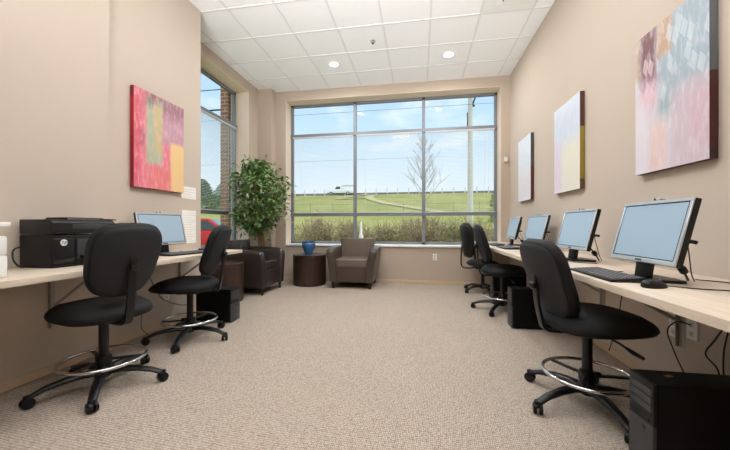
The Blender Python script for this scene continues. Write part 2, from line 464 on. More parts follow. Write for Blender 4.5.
# windows --------------------------------------------------------------------
TZ1, TZ0 = 2.88, 1.285
def window(name, frm, y, sillm, horiz, vert, z0, z1, a0, a1, axis):
    """aluminium frame standing at depth coordinate y; axis 'X' runs along x, 'Y' along y"""
    t = struct(thing(name))
    def bar(m, p0, p1, q0, q1, d0, d1):
        if axis == 'X': m.bb(p0, p1, d0, d1, q0, q1, bev=.004, seg=1)
        else: m.bb(d0, d1, p0, p1, q0, q1, bev=.004, seg=1)
    s = 1 if axis == 'X' else -1
    d0, d1 = (y, y+.055) if s > 0 else (y-.055, y)
    m = MB(); fw = .05
    bar(m, a0, a0+fw, z0, z1, d0, d1); bar(m, a1-fw, a1, z0, z1, d0, d1)
    bar(m, a0, a1, z1-fw, z1, d0, d1); bar(m, a0, a1, z0, z0+fw, d0, d1)
    e0, e1 = (d0-.025, d1) if s > 0 else (d0, d1+.025)
    for h in horiz: bar(m, a0, a1, h-.031, h+.031, e0, e1)
    for v in vert: bar(m, v-.03, v+.03, z0, z1, d0, d1)
    m.build('window_frame', M['alu'], t)
    p = MB(); gy = (d0+d1)/2
    if axis == 'X': p.bb(a0+.03, a1-.03, gy-.004, gy+.004, z0+.03, z1-.03)
    else: p.bb(gy-.004, gy+.004, a0+.03, a1-.03, z0+.03, z1-.03)
    p.build('pane', M['glass'], t, smooth=False)
    q = MB()
    if axis == 'X': q.bb(a0-.0, a1+.0, YB-.03, y+.01, z0-.03, z0+.004, bev=.006)
    else: q.bb(y-.01, XW+.03, a0, a1, z0-.03, z0+.004, bev=.006)
    q.build('window_sill', sillm, t)
    return t
W1 = window('window_1', None, YB+WT-.06, M['white'], (TZ1, TZ0), (-1.263, .073), WZ0, WZ1-lt, WX0+lt, WX1-lt, 'X')
W2 = window('window_2', None, XW-WT+.06, M['white'], (TZ1, TZ0), (), WZ0, WZ1-lt, LY0+lt, LY1-lt, 'Y')

# blinds in the tall middle lights
def blind(a0, a1, axis, d, label):
    L = a1-a0
    t = thing('window_blind', label, 'blind', group='horizontal blinds in the tall panes')
    w_, zt, zb = .017, TZ1-.03, TZ0+.035
    def B(m, p0, p1, e0, e1, z0, z1):
        if axis == 'X': m.bb(p0, p1, d+e0, d+e1, z0, z1)
        else: m.bb(d+e0, d+e1, p0, p1, z0, z1)
    h = MB(); B(h, a0, a1, -.013, .013, zt-.025, zt); h.build('headrail', M['slat'], t)
    sl = MB(); n = 60
    for k in range(n):
        z = zt-.035-(zt-.035-zb-.02)*k/(n-1)
        B(sl, a0+.004, a1-.004, -w_/2, w_/2, z-.0004, z+.0004)
    sl.build('slats', M['slat'], t, smooth=False)
    b = MB(); B(b, a0, a1, -.011, .011, zb-.006, zb+.006); b.build('bottom_rail', M['slat'], t)
    for f in (.14, .86):
        c = MB(); B(c, a0+L*f-.0012, a0+L*f+.0012, -.0012, .0012, zb, zt); c.build('cord', M['slat'], t, smooth=False)
    c = MB(); B(c, a0+L*.92-.002, a0+L*.92+.002, -.016, -.012, 1.7, zt-.01); c.build('wand', M['slat'], t, smooth=False)
by = YB+WT-.085
blind(WX0+.06, -1.295, 'X', by, 'open white horizontal blind in the left third of the wide window')
blind(-1.231, .041, 'X', by, 'open white horizontal blind in the middle third of the wide window')
blind(.105, WX1-.06, 'X', by, 'open white horizontal blind in the right third of the wide window')
blind(LY0+.06, LY1-.06, 'Y', XW-WT+.085, 'open white horizontal blind in the side window behind the leafy tree')

# ------------------------------------------------------------------ ceiling fittings
DL = ((-1.378, 5.09), (.437, 5.098))
def downlight(x, y, label):
    t = thing('recessed_light', label, 'ceiling light', (x, y, HC), 0, 'recessed downlights')
    MB().lathe([(.075, -.001), (.105, -.001), (.105, -.008), (.095, -.014), (.078, -.010), (.075, -.001)], n=32).build('trim_ring', M['grid'], t)
    MB().lathe([(0, -.004), (.079, -.004), (.079, -.0075), (0, -.0075)], n=32).build('lens', M['lens'], t)
    return t
downlight(DL[0][0], DL[0][1], 'glowing round recessed downlight in a white ceiling tile, above the grey-brown armchair')
downlight(DL[1][0], DL[1][1], 'glowing round recessed downlight in a white ceiling tile, nearer the right-hand wall')
t = thing('fire_sprinkler', 'small metal fire sprinkler head hanging from the white tiled ceiling', 'sprinkler', (-.66, 4.55, HC))
MB().lathe([(0, 0), (.04, 0), (.04, -.006), (.018, -.012), (.012, -.022), (0, -.022)], n=20).build('escutcheon', M['chrome'], t)
MB().cyl((0, 0, -.02), (0, 0, -.034), .007).lathe([(0, -.034), (.018, -.034), (.018, -.037), (0, -.037)], n=14).build('deflector', M['dkgray'], t)
t = thing('air_vent', 'square white air diffuser with dark slots set in the ceiling grid', 'air vent', (1.05, 3.885, HC))
q = MB()
for h0, h1, z in ((.18, .285, -.012), (.10, .165, -.020), (.03, .085, -.028)):
    q.bb(-h1, h1, -h1, -h0, z, z+.006).bb(-h1, h1, h0, h1, z, z+.006).bb(-h1, -h0, -h0, h0, z, z+.006).bb(h0, h1, -h0, h0, z, z+.006)
q.build('louvre_frame', M['white'], t, smooth=False)
MB().bb(-.11, .11, -.11, .11, -.004, -.001).build('duct_opening', M['dkgray'], t, smooth=False)

# ------------------------------------------------------------------ canvases
def canvas(name, label, wall_x, y0, y1, z0, z1, th, fmat, smat, facing):
    """facing -1: hangs on the right wall and faces -x; +1: on the left wall"""
    xf = wall_x+facing*th; xb = wall_x+facing*.004
    t = tag(thing(name), label, 'painting', 'abstract canvases')
    bm = bmesh.new()
    a = [(xf, y0, z0), (xf, y1, z0), (xf, y1, z1), (xf, y0, z1)]
    b = [(xb, p[1], p[2]) for p in a]
    uvl = bm.loops.layers.uv.new('UVMap')
    A = [bm.verts.new(p) for p in a]
    f = bm.faces.new(A)
    for l in f.loops:
        u = (l.vert.co.y-y0)/(y1-y0)
        if facing < 0: u = 1-u            # seen from the room, u runs left to right
        l[uvl].uv = (u, (l.vert.co.z-z0)/(z1-z0))
    me = bpy.data.meshes.new('painted_front'); bm.normal_update()
    if f.normal.x*facing < 0: f.normal_flip()
    bm.to_mesh(me); bm.free(); me.materials.append(fmat)
    o = bpy.data.objects.new('painted_front', me); COL.objects.link(o); o.parent = t
    MB().add(a+b, [(0, 1, 5, 4), (1, 2, 6, 5), (2, 3, 7, 6), (3, 0, 4, 7), (4, 5, 6, 7)]).build('canvas_wrap', smat, t, smooth=False)
    return t
def wrap_mat(name, cols):
    m, nt, b = new_mat(name)
    tc = nt.nodes.new('ShaderNodeTexCoord'); sp = nt.nodes.new('ShaderNodeSeparateXYZ'); nt.links.new(tc.outputs['Generated'], sp.inputs[0])
    r = nt.nodes.new('ShaderNodeValToRGB'); r.color_ramp.interpolation = 'CONSTANT'
    while len(r.color_ramp.elements) < len(cols): r.color_ramp.elements.new(.5)
    for e, (p, c) in zip(r.color_ramp.elements, cols): e.position = p; e.color = c
    nt.links.new(sp.outputs[2], r.inputs[0]); nt.links.new(r.outputs[0], b.inputs['Base Color']); b.inputs['Roughness'].default_value = .6
    return m
# left wall: u runs towards the window
pm_l = painting_mat('red_canvas_paint', rgb(224, 122, 138), [
    (0, 1.1, .72, 1.1, rgb(196, 110, 124), .2, .8), (.42, 1.1, .5, 1.1, rgb(184, 150, 168), .12, .9), (.42, 1.1, .82, 1.1, rgb(112, 66, 70), .15, .55),
    (.02, .2, .4, .62, rgb(176, 98, 120), .1, .8), (.22, .52, .26, .95, rgb(160, 182, 154), .05, .92), (.22, .46, .86, 1.1, rgb(88, 78, 72), .1, .6), (.36, .52, .4, .9, rgb(204, 178, 120), .05, .7),
    (.7, 1.1, -.1, .54, rgb(232, 200, 134), .05, .95), (.3, .7, -.1, .22, rgb(226, 120, 110), .15, .6), (0, .1, -.1, 1.1, rgb(208, 78, 98), .1, .8)],
    .75, rgb(236, 180, 176))
canvas('canvas_painting', 'red, green and yellow abstract canvas on the left wall above the monitor', XL, 2.585, 3.225, 1.43, 2.37, .045,
       pm_l, wrap_mat('red_canvas_edge', [(0, rgb(150, 20, 34)), (.5, rgb(170, 26, 44)), (.9, rgb(120, 24, 36))]), 1)
# big one on the right wall: u runs towards the camera
pm_b = painting_mat('big_canvas_paint', rgb(206, 204, 214), [
    (.36, 1.1, .35, 1.1, rgb(150, 170, 182), .12, .95), (-.1, .1, .7, 1.1, rgb(186, 160, 130), .06, .8), (.08, .36, .6, 1.1, rgb(112, 62, 68), .12, .95), (.1, .36, .42, .66, rgb(206, 160, 178), .14, .7),
    (.36, .56, .76, 1.1, rgb(188, 148, 112), .05, .85), (.56, 1.1, -.1, .5, rgb(202, 182, 192), .14, .85), (.22, .5, -.1, .34, rgb(226, 192, 184), .1, .7), (-.1, .22, -.1, .5, rgb(222, 214, 222), .1, .7),
    (.8, 1.1, .1, .45, rgb(206, 166, 180), .12, .5)], .6, rgb(230, 224, 228),
    diamonds=[(.36, 1.1, .45, 1.0, rgb(196, 208, 214), .6, 1.3), (.05, .4, .5, .95, rgb(222, 190, 196), .6, 4.1)])
canvas('canvas_painting', 'largest abstract canvas, maroon, grey-blue and pink, above the nearest monitor', XR, 1.99, 2.583, 1.418, 2.36, .045,
       pm_b, wrap_mat('big_canvas_edge', [(0, rgb(52, 26, 26)), (.06, rgb(70, 26, 24)), (.5, rgb(92, 94, 96)), (.9, rgb(66, 54, 50))]), -1)
pm_m = painting_mat('mid_canvas_paint', rgb(210, 214, 228), [
    (-.1, 1.1, .5, 1.1, rgb(198, 210, 228), .25, .8), (.3, 1.1, -.1, .55, rgb(222, 218, 200), .2, .9), (-.1, .3, -.1, .6, rgb(216, 200, 216), .15, .8), (.0, 1.1, .9, 1.1, rgb(216, 222, 232), .15, .6)],
    .5, rgb(232, 230, 232))
canvas('canvas_painting', 'pale blue and cream abstract canvas, the middle one on the right wall', XR, 3.39, 3.99, 1.42, 2.355, .045,
       pm_m, wrap_mat('mid_canvas_edge', [(0, rgb(88, 66, 30)), (.1, rgb(150, 128, 40)), (.64, rgb(84, 44, 36))]), -1)
pm_s = painting_mat('small_canvas_paint', rgb(218, 222, 232), [
    (-.1, 1.1, -.1, .5, rgb(222, 214, 220), .3, .7), (.2, .9, .5, 1.1, rgb(210, 220, 232), .3, .7)], .6, rgb(238, 238, 240))
canvas('canvas_painting', 'pale lavender abstract canvas nearest the wide window', XR, 4.78, 5.35, 1.43, 2.355, .045,
       pm_s, wrap_mat('small_canvas_edge', [(0, rgb(88, 40, 40)), (.5, rgb(70, 76, 78))]), -1)

# notices on the left wall
def sheet(y0, y1, z0, z1, label, lines):
    t = thing('wall_notice', label, 'notice', group='paper notices on the left wall')
    MB().bb(XL+.001, XL+.003, y0, y1, z0, z1).build('sheet', M['paper'], t, smooth=False)
    q = MB()
    for k in range(lines):
        z = z1-.03-(z1-z0-.05)*k/max(1, lines-1)
        q.bb(XL+.003, XL+.0034, y0+.02, y1-.02-(.05 if k % 3 == 2 else 0), z-.003, z+.003)
    q.build('printed_lines', M['ink'], t, smooth=False)
sheet(3.245, 3.48, 1.375, 1.515, 'small white paper notice taped just below the red canvas', 4)
sheet(3.255, 3.48, .86, 1.24, 'tall white printed sheet on the wall right of the left monitor', 13)

# detector and outlets
t = thing('motion_sensor', 'small off-white motion sensor on the narrow strip right of the window', 'sensor', (1.485, YB, 2.22))
MB().box((0, -.02, 0), (.06, .04, .09), .012).build('housing', M['offwhite'], t)
MB().box((0, -.042, -.012), (.035, .006, .03), .002).build('lens', M['white'], t)
def outlet(loc, rz, label, socks=2):
    t = thing('wall_outlet', label, 'outlet', loc, rz, 'white wall outlets')     # local: faces +x
    MB().box((.004, 0, 0), (.008, .075, .118), .003).build('cover_plate', M['white'], t)
    for s in (-1, 1):
        o = MB().box((.0088, 0, s*.026), (.003, .034, .032), .001).build('socket', M['offwhite'], t)
        q = MB()
        for k in (-1, 1): q.box((.0105, k*.007, s*.026+.004), (.001, .003, .010))
        q.box((.0105, 0, s*.026-.009), (.001, .005, .005)); q.build('slots', M['socket'], o, smooth=False)
    return t
outlet((.27, YB, .49), -PI/2, 'white wall outlet below the wide window, right of the armchair')
outlet((XR, 2.29, .43), PI, 'white wall outlet beside the bracket under the right worktop, left plate')
outlet((XR, 2.155, .46), PI, 'white wall outlet with a black plug under the right worktop')
outlet((XL, 3.02, .33), 0, 'white wall outlet low under the left worktop behind the chair')

# ------------------------------------------------------------------ worktops and brackets
tag(MB().bb(XL0+.004, DXL, .15, YSTEP-.001, DZ-.036, DZ, .003).bb(XL+.004, DXL, YSTEP-.001, YC-.12, DZ-.036, DZ, .003).build('worktop', M['maple']),
    'long pale maple worktop along the left wall under the printers', 'worktop')
tag(MB().bb(DXR, XR-.002, .15, YB-.02, DZ-.036, DZ, .003).build('worktop', M['maple']),
    'long pale maple worktop along the right wall under the row of monitors', 'worktop')
def bracket(loc, rz, label, bl=.40):
    t = thing('worktop_bracket', label, 'bracket', loc, rz, 'steel brackets under the worktops')    # local: wall at x=0, reaches +x, z=0 at worktop underside
    MB().bb(.001, .005, -.02, .02, -.42, 0).bb(.001, .024, -.02, -.016, -.42, 0).build('wall_leg', M['steel'], t)
    MB().bb(0, bl, -.02, .02, -.004, 0).bb(0, bl, -.02, -.016, -.024, 0).build('shelf_arm', M['steel'], t)
    MB().tube([(.01, .005, -.27), (bl*.95, .005, -.012)], .010, n=4).build('strut', M['steel'], t)
BZ = DZ-.037
bracket((XL0, 1.91, BZ), 0, 'grey steel bracket under the left worktop below the black printer')
bracket((XL, 3.22, BZ), 0, 'grey steel bracket under the left worktop behind the further chair')
bracket((XR, 2.235, BZ), PI, 'grey steel bracket beside two outlets under the right worktop', .48)
bracket((XR, 3.07, BZ), PI, 'grey steel bracket under the right worktop, second from the camera', .48)
bracket((XR, 3.95, BZ), PI, 'grey steel bracket under the right worktop behind the second chair', .48)

# ------------------------------------------------------------------ drafting chairs (local: faces +x, floor z=0)
def super_loop(hx0, hx1, hy, z, n=48, e=2.6):
    out = []
    for k in range(n):
        a = 2*PI*k/n; c, s = math.cos(a), math.sin(a)
        x = abs(c)**(2/e)*(1 if c > 0 else -1); y = abs(s)**(2/e)*(1 if s > 0 else -1)
        out.append(Vector((x*(hx1 if x > 0 else hx0), y*hy, z)))
    return out
def seat_mb(z0, z1, x0, x1, hy):
    m = MB(); rings = []
    H = z1-z0
    prof = [(.55, 0), (.88, .02), (.97, .12), (1.0, .28), (.985, .46), (.92, .66), (.78, .84), (.55, .95), (.25, .99)]
    for f, h in prof:
        L = super_loop(-x0*f, x1*f, hy*f, z0+H*h)
        for p in L:
            if p.x > 0: p.z -= .022*(p.x/x1)**3*min(1, h*1.6)      # waterfall front edge
            if h > .7: p.z += .012*(abs(p.y)/hy)**2
        rings.append(L)
    return m.rings(rings)
def back_surface(u, v, w, h, curve):
    """u, v in -1..1 -> local pad coordinates (x back to front, y across, z up)"""
    taper = .80+.20*(v+1)/2
    y = u*w/2*taper; z = v*h/2
    x = curve*(u*u)-.02*(1-v*v)
    return Vector((x, y, z))
def back_pad(w, h, t, curve, flatten, n=44):
    """lens-shaped curved pad; flatten < 1 pulls the rear face in"""
    m = MB(); rings = []
    for f, d in [(.12, -.5), (.45, -.5), (.75, -.49), (.9, -.44), (.97, -.3), (1, 0), (.985, .24), (.93, .4), (.8, .49), (.5, .53), (.15, .54)]:
        L = []
        for k in range(n):
            a = 2*PI*k/n; c, s = math.cos(a), math.sin(a); e = 3.1
            u = abs(c)**(2/e)*(1 if c > 0 else -1)*f; v = abs(s)**(2/e)*(1 if s > 0 else -1)*f
            p = back_surface(u, v, w, h, curve); p.x += d*t
            L.append(p)
        rings.append(L)
    return m.rings(rings)
def star_base(t, Rb, hubz, ang, caster=.03):
    MB().lathe([(0, hubz-.04), (.034, hubz-.04), (.05, hubz-.02), (.052, hubz+.014), (.036, hubz+.035), (0, hubz+.035)], n=24).build('base_hub', M['black_sat'], t)
    for k in range(5):
        a = ang+2*PI*k/5; c, s = math.cos(a), math.sin(a)
        P = [(.035, hubz-.004, .036), (.11, hubz+.004, .032), (.2, hubz-.002, .028), (Rb-.07, hubz-.018, .025), (Rb-.015, hubz-.04, .023), (Rb+.012, hubz-.052, .021)]
        rings = []
        for (r, z, w_) in P:
            L = []
            for q in range(10):
                b = 2*PI*q/10
                L.append(Vector((r*c-w_*math.cos(b)*s, r*s+w_*math.cos(b)*c, z+w_*.66*math.sin(b))))
            rings.append(L)
        leg = MB().rings(rings).build('leg', M['black_sat'], t)
        sw = a+R(random.uniform(-70, 70)); wx, wy = math.cos(sw), math.sin(sw)
        ctr = Vector((Rb*c, Rb*s, caster))
        cm = MB()
        for sd in (-1, 1):
            p0 = ctr+Vector((-wy, wx, 0))*sd*.006; p1 = ctr+Vector((-wy, wx, 0))*sd*.025
            cm.tube([p0, p0*.15+p1*.85, p1], [caster, caster, caster*.8], 18)
        cm.build('caster', M['black'], leg)
        hm = MB().tube([ctr+Vector((0, 0, caster*.2)), ctr+Vector((0, 0, caster+.012))], [.018, .02], 12)
        hm.tube([ctr+Vector((0, 0, .03)), ctr+Vector((0, 0, hubz-.075))], .012, 8)
        hm.build('caster_fork', M['black'], leg)
def drafting_chair(label, loc, facing, base_ang, dz=0, recline=14, bx=-.235, backlift=0, swivel=None):
    t = thing('drafting_chair', label, 'chair', loc, facing, 'black drafting chairs with foot rings')
    rel = base_ang-facing
    star_base(t, .35, .105, rel)
    MB().cyl((0, 0, .09), (0, 0, .425), .028).build('column_sleeve', M['black_sat'], t)
    MB().cyl((0, 0, .42), (0, 0, .44+dz), .015).build('gas_lift', M['chrome'], t)
    rg = MB().tube([(.232*math.cos(2*PI*k/48), .232*math.sin(2*PI*k/48), .185) for k in range(48)], .0105, 10, closed=True).build('foot_ring', M['chrome'], t)
    MB().lathe([(.029, .145), (.042, .145), (.045, .16), (.045, .19), (.04, .205), (.029, .205)], n=24).cyl((.04, .0, .178), (.075, 0, .178), .02, .017, 12).build('ring_collar', M['black_sat'], rg)
    sp = MB()
    for k in range(3):
        a = rel+R(36)+2*PI*k/3
        sp.box((.135*math.cos(a), .135*math.sin(a), .176), (.19, .026, .012), .003, 1, rot=a)
    sp.build('ring_spokes', M['black_sat'], rg)
    z0, z1 = .462+dz, .575+dz
    me = MB().box((.0, 0, z0-.016), (.19, .15, .034), .008).cyl((0, 0, z0-.05), (0, 0, z0-.02), .03, .034).build('seat_mechanism', M['black'], t)
    lv = curve_pts([(.02, -.07, z0-.018), (.05, -.16, z0-.03), (.07, -.25, z0-.055)], 5)
    MB().tube(lv, .006, 8).tube([lv[-3], lv[-1], lv[-1]+Vector((.012, -.05, -.01))], [.008, .012, .009], 8).build('lever', M['black'], me)
    seat_mb(z0, z1, -.25, .325, .255).build('seat', M['fabric'], t)
    # back pad, leaned
    rc = R(recline); bh = .44; cz = .835+dz+backlift
    mx = Matrix.Translation((bx, 0, cz)) @ Matrix.Rotation(-rc, 4, 'Y')
    pad = back_pad(.465, .49, .07, .04, 1)
    pad.bm.transform(mx); pad.build('backrest', M['fabric'], t)
    shell = back_pad(.435, .465, .022, .04, 1)
    shell.bm.transform(mx @ Matrix.Translation((-.040, 0, 0))); bs = shell.build('back_shell', M['fabric_gray'], t)
    # flat steel upright with cover, ending in a knob
    kn = mx @ Vector((-.078, 0, -.01)); top = mx @ Vector((-.066, 0, .045)); lo = mx @ Vector((-.075, 0, -.22))
    P = curve_pts([(-.04, 0, z0-.02), (-.17, 0, z0-.024), (-.25, 0, z0-.008), (-.272, 0, z0+.05), ((kn.x-.272)/2-.004, 0, (kn.z+z0+.05)/2), (kn.x+.004, 0, kn.z), (top.x, 0, top.z)], 7)
    pr = []
    for i, p in enumerate(P):
        q = P[min(i+1, len(P)-1)]-P[max(i-1, 0)]; nn = Vector((-q.z, 0, q.x)).normalized()*.008
        pr.append([p+nn+Vector((0, .023, 0)), p+nn*1.3, p+nn+Vector((0, -.023, 0)), p-nn+Vector((0, -.023, 0)), p-nn+Vector((0, .023, 0))])
    br = MB().rings(pr).build('back_upright', M['black_sat'], t)
    kb = MB().lathe([(0, 0), (.024, 0), (.026, .012), (.022, .026), (.012, .032), (0, .033)], c=kn, n=20, mx=(Matrix.Rotation(-PI/2-rc, 4, 'Y')))
    kb.build('back_knob', M['black_sat'], br)
    return t
random.seed(5)
drafting_chair('black drafting chair with a chrome foot ring pulled up below the black printer', (-2.06, 1.81, 0), R(166), R(-122), 0, 19, backlift=.01)
drafting_chair('black drafting chair with a chrome foot ring pulled up below the left monitor', (-2.13, 2.71, 0), R(196), R(-70), 0, 20, backlift=.0)
drafting_chair('black drafting chair with a chrome foot ring at the nearest right-hand monitor', (.978, 2.10, 0), R(8), R(-156), .0, 19, backlift=-.085)
drafting_chair('black drafting chair with a chrome foot ring beside the armed task chair', (1.018, 4.25, 0), R(-3), R(165), 0, 18, backlift=.01)

def task_chair(label, loc, facing, base_ang):
    t = thing('task_chair', label, 'chair', loc, facing)
    star_base(t, .31, .095, base_ang-facing)
    MB().cyl((0, 0, .08), (0, 0, .27), .027).build('column_sleeve', M['black_sat'], t)
    MB().cyl((0, 0, .26), (0, 0, .40), .015).build('gas_lift', M['chrome'], t)
    me = MB().box((-.02, 0, .40), (.22, .18, .05), .01).build('seat_mechanism', M['black'], t)
    for s, x in ((-1, .05), (-1, -.06), (1, .0)):
        MB().tube([(x, s*.08, .40), (x, s*.17, .385), (x, s*.20, .36)], [.006, .007, .011], 8).build('lever', M['black'], me)
    seat_mb(.425, .52, -.24, .25, .245).build('seat', M['fabric'], t)
    mx = Matrix.Translation((-.27, 0, .83)) @ Matrix.Rotation(R(-6), 4, 'Y')
    b = back_pad(.44, .56, .07, .05, 1); b.bm.transform(mx); b.build('backrest', M['fabric'], t)
    b = back_pad(.42, .53, .03, .05, 1); b.bm.transform(mx @ Matrix.Translation((-.036, 0, 0))); b.build('back_shell', M['black_sat'], t)
    MB().tube(curve_pts([(-.05, 0, .40), (-.26, 0, .385), (-.35, 0, .43), (-.355, 0, .6), (-.345, 0, .74)], 6), .02, 10, flat=.5).build('back_upright', M['black_sat'], t)
    for s in (-1, 1):
        a = MB().tube(curve_pts([(0, s*.12, .405), (.0, s*.26, .41), (.0, s*.285, .45), (-.02, s*.285, .68)], 5), .017, 10).build('arm_post', M['black_sat'], t)
        MB().box((.0, s*.283, .69), (.24, .075, .028), .012).build('armrest', M['black_sat'], a)
task_chair('black task chair with armrests at the far end of the right worktop', (1.0, 5.42, 0), R(14), R(-150))

# ------------------------------------------------------------------ computers
def monitor_proto():
    t = thing('monitor', None, 'monitor')
    W, Hh, zb = .478, .318, .093
    mx = Matrix.Translation((0, 0, zb)) @ Matrix.Rotation(R(-14), 4, 'Y')
    def tb(m): m.bm.transform(mx); return m
    hs = tb(MB().bb(-.03, -.003, -W/2, W/2, 0, Hh, .006).box((-.042, 0, Hh*.5), (.03, .34, .22), .012)).build('housing', M['black'], t)
    f = MB(); bz = .016
    f.bb(-.004, .004, -W/2, W/2, Hh-bz, Hh, .002, 1).bb(-.004, .004, -W/2, W/2, 0, bz+.006, .002, 1)
    f.bb(-.004, .004, -W/2, -W/2+bz, bz, Hh-bz, .002, 1).bb(-.004, .004, W/2-bz, W/2, bz, Hh-bz, .002, 1)
    fb = tb(f).build('bezel', M['silver'], t)
    g = MB(); i0 = bz; 
    for q in ((-W/2+bz, W/2-bz, Hh-bz-.005, Hh-bz), (-W/2+bz, W/2-bz, bz+.006, bz+.011), (-W/2+bz, -W/2+bz+.005, bz+.006, Hh-bz), (W/2-bz-.005, W/2-bz, bz+.006, Hh-bz)):
        g.bb(-.003, .0022, *q)
    tb(g).build('inner_edge', M['black'], fb, smooth=False)
    tb(MB().bb(-.003, .0014, -W/2+bz, W/2-bz, bz+.006, Hh-bz)).build('screen', M['screen'], t, smooth=False)
    tb(MB().box((.0045, 0, .011), (.001, .05, .010), .0004, 1)).build('badge', M['dkgray'], fb)
    cam = tb(MB().box((-.012, 0, Hh+.007), (.03, .06, .014), .005)).build('webcam', M['silver'], t)
    tb(MB().lathe([(0, 0), (.006, 0), (.005, .003), (0, .003)], c=(.003, 0, Hh+.007), n=14, mx=Matrix.Rotation(PI/2, 4, 'Y'))).build('camera_eye', M['black'], cam)
    MB().prism([(-.035, .0), (-.005, .0), (-.03, .2), (-.062, .2)], 'Y', -.045, .045, .004).build('neck', M['black'], t)
    MB().prism([(x, y) for x, y in [(.005, -.09), (.015, -.07), (.015, .07), (.005, .09), (-.13, .12), (-.145, .1), (-.145, -.1), (-.13, -.12)]], 'Z', 0, .014, .004).build('stand_base', M['black'], t)
    MB().tube(curve_pts([(-.06, .13, .14), (-.10, .11, .10), (-.155, .07, .05), (-.20, .03, .008)], 6), .0055, 8).build('power_cable', M['cable'], t)
    MB().tube([(-.125, .095, .079), (-.13, .09, .073), (-.15, .075, .055), (-.155, .07, .05)], [.008, .017, .017, .008], 12).build('ferrite_bead', M['cable'], t)
    MB().tube(curve_pts([(-.075, .2, .2), (-.12, .15, .12), (-.17, .09, .05), (-.205, .06, .006)], 6), .0026, 6).build('signal_cable', M['cable'], t)
    MB().tube(curve_pts([(-.07, .19, .20), (-.09, .2, .205), (-.108, .205, .2)], 4), .009, 8).build('hinge_knob', M['black'], t)
    return t
mon = monitor_proto()
mons = [((1.104, 1.86, DZ), R(180.3), 'wide monitor nearest the camera on the right worktop, beside a keyboard and mouse'),
        ((1.184, 2.817, DZ), R(182.3), 'monitor under the middle pale canvas, second from the camera on the right worktop'),
        ((1.34, 4.18, DZ), R(186), 'monitor behind the grey-backed chair, third along the right worktop'),
        ((1.26, 4.85, DZ), R(179), 'monitor at the far window end of the right worktop'),
        ((-2.44, 2.765, DZ), R(-11.3), 'only monitor on the left worktop, angled below the red canvas')]
for k, (l, rz, lab) in enumerate(mons):
    place(mon if k == 0 else copy_tree(mon), l, rz, lab, 'silver-framed monitors')

def keyboard_proto():
    t = thing('keyboard', None, 'keyboard')          # local: long axis y, front edge at -x
    MB().prism([(-.08, 0), (.08, 0), (.08, .022), (.07, .024), (-.08, .012)], 'Y', -.225, .225, .003).build('case', M['black'], t)
    q = MB()
    for r in range(6):
        x = .062-.0235*r; z = .0225-(.062-x)*.074; n = 21
        for k in range(n):
            y = -.213+.0203*(k+.5)
            if r == 5 and 5 < k < 12: continue
            q.box((x, y, z), (.018, .0165, .007), .002, 1)
        if r == 5: q.box((x, -.213+.0203*9, z), (.018, .12, .007), .002, 1)
    q.build('keys', M['key'], t)
    MB().tube(curve_pts([(.08, .13, .008), (.11, .155, .004), (.19, .18, .004)], 5), .0025, 6).build('cable', M['cable'], t)
    return t
kb = keyboard_proto()
kbs = [((1.0, 1.97, DZ), R(-1), 'black keyboard on the right worktop in front of the nearest monitor'),
       ((1.05, 2.95, DZ), R(2), 'black keyboard in front of the second monitor on the right worktop'),
       ((1.06, 4.2, DZ), R(0), 'black keyboard in front of the third monitor on the right worktop'),
       ((1.07, 4.9, DZ), R(0), 'black keyboard at the far window end of the right worktop'),
       ((-2.25, 2.80, DZ), R(-191), 'black keyboard in front of the only monitor on the left worktop')]
for k, (l, rz, lab) in enumerate(kbs):
    place(kb if k == 0 else copy_tree(kb), l, rz, lab, 'black keyboards')
def mouse_proto():
    t = thing('computer_mouse', None, 'mouse')
    rr = []
    for f, h in ((.9, 0), (1, .006), (.97, .014), (.85, .024), (.6, .031), (.3, .034)):
        rr.append([Vector((p.x, p.y, p.z-(.006*(p.x/.055) if h > .01 else 0))) for p in super_loop(.056*f, .056*f, .031*f, h, 28, 2.4)])
    MB().rings(rr).build('body', M['black'], t)
    MB().cyl((.025, -.003, .028), (.025, .003, .028), .008).build('scroll_wheel', M['dkgray'], t)
    return t
ms = mouse_proto()
mcs = [((1.03, 1.63, DZ), R(15), 'black mouse on the right worktop beside the nearest keyboard', [(.055, 0, .008), (.15, -.06, .003), (.3, -.12, .003), (.42, -.08, .003), (.46, .06, .003), (.40, .16, .003)]),
       ((1.06, 2.68, DZ), R(5), 'black mouse beside the second keyboard on the right worktop', [(.055, 0, .008), (.1, -.05, .003), (.2, -.12, .003)]),
       ((-2.30, 3.10, DZ), R(175), 'black mouse on the left worktop right of the monitor', [(.055, 0, .008), (.15, .05, .003), (.25, .02, .003)])]
for k, (l, rz, lab, cb) in enumerate(mcs):
    o = place(ms if k == 0 else copy_tree(ms), l, rz, lab, 'black computer mice')
    if k == 0: mcab = []
    mcab.append((o, cb))
for o, cb in mcab: MB().tube(curve_pts(cb, 6), .0025, 6).build('cable', M['cable'], o)

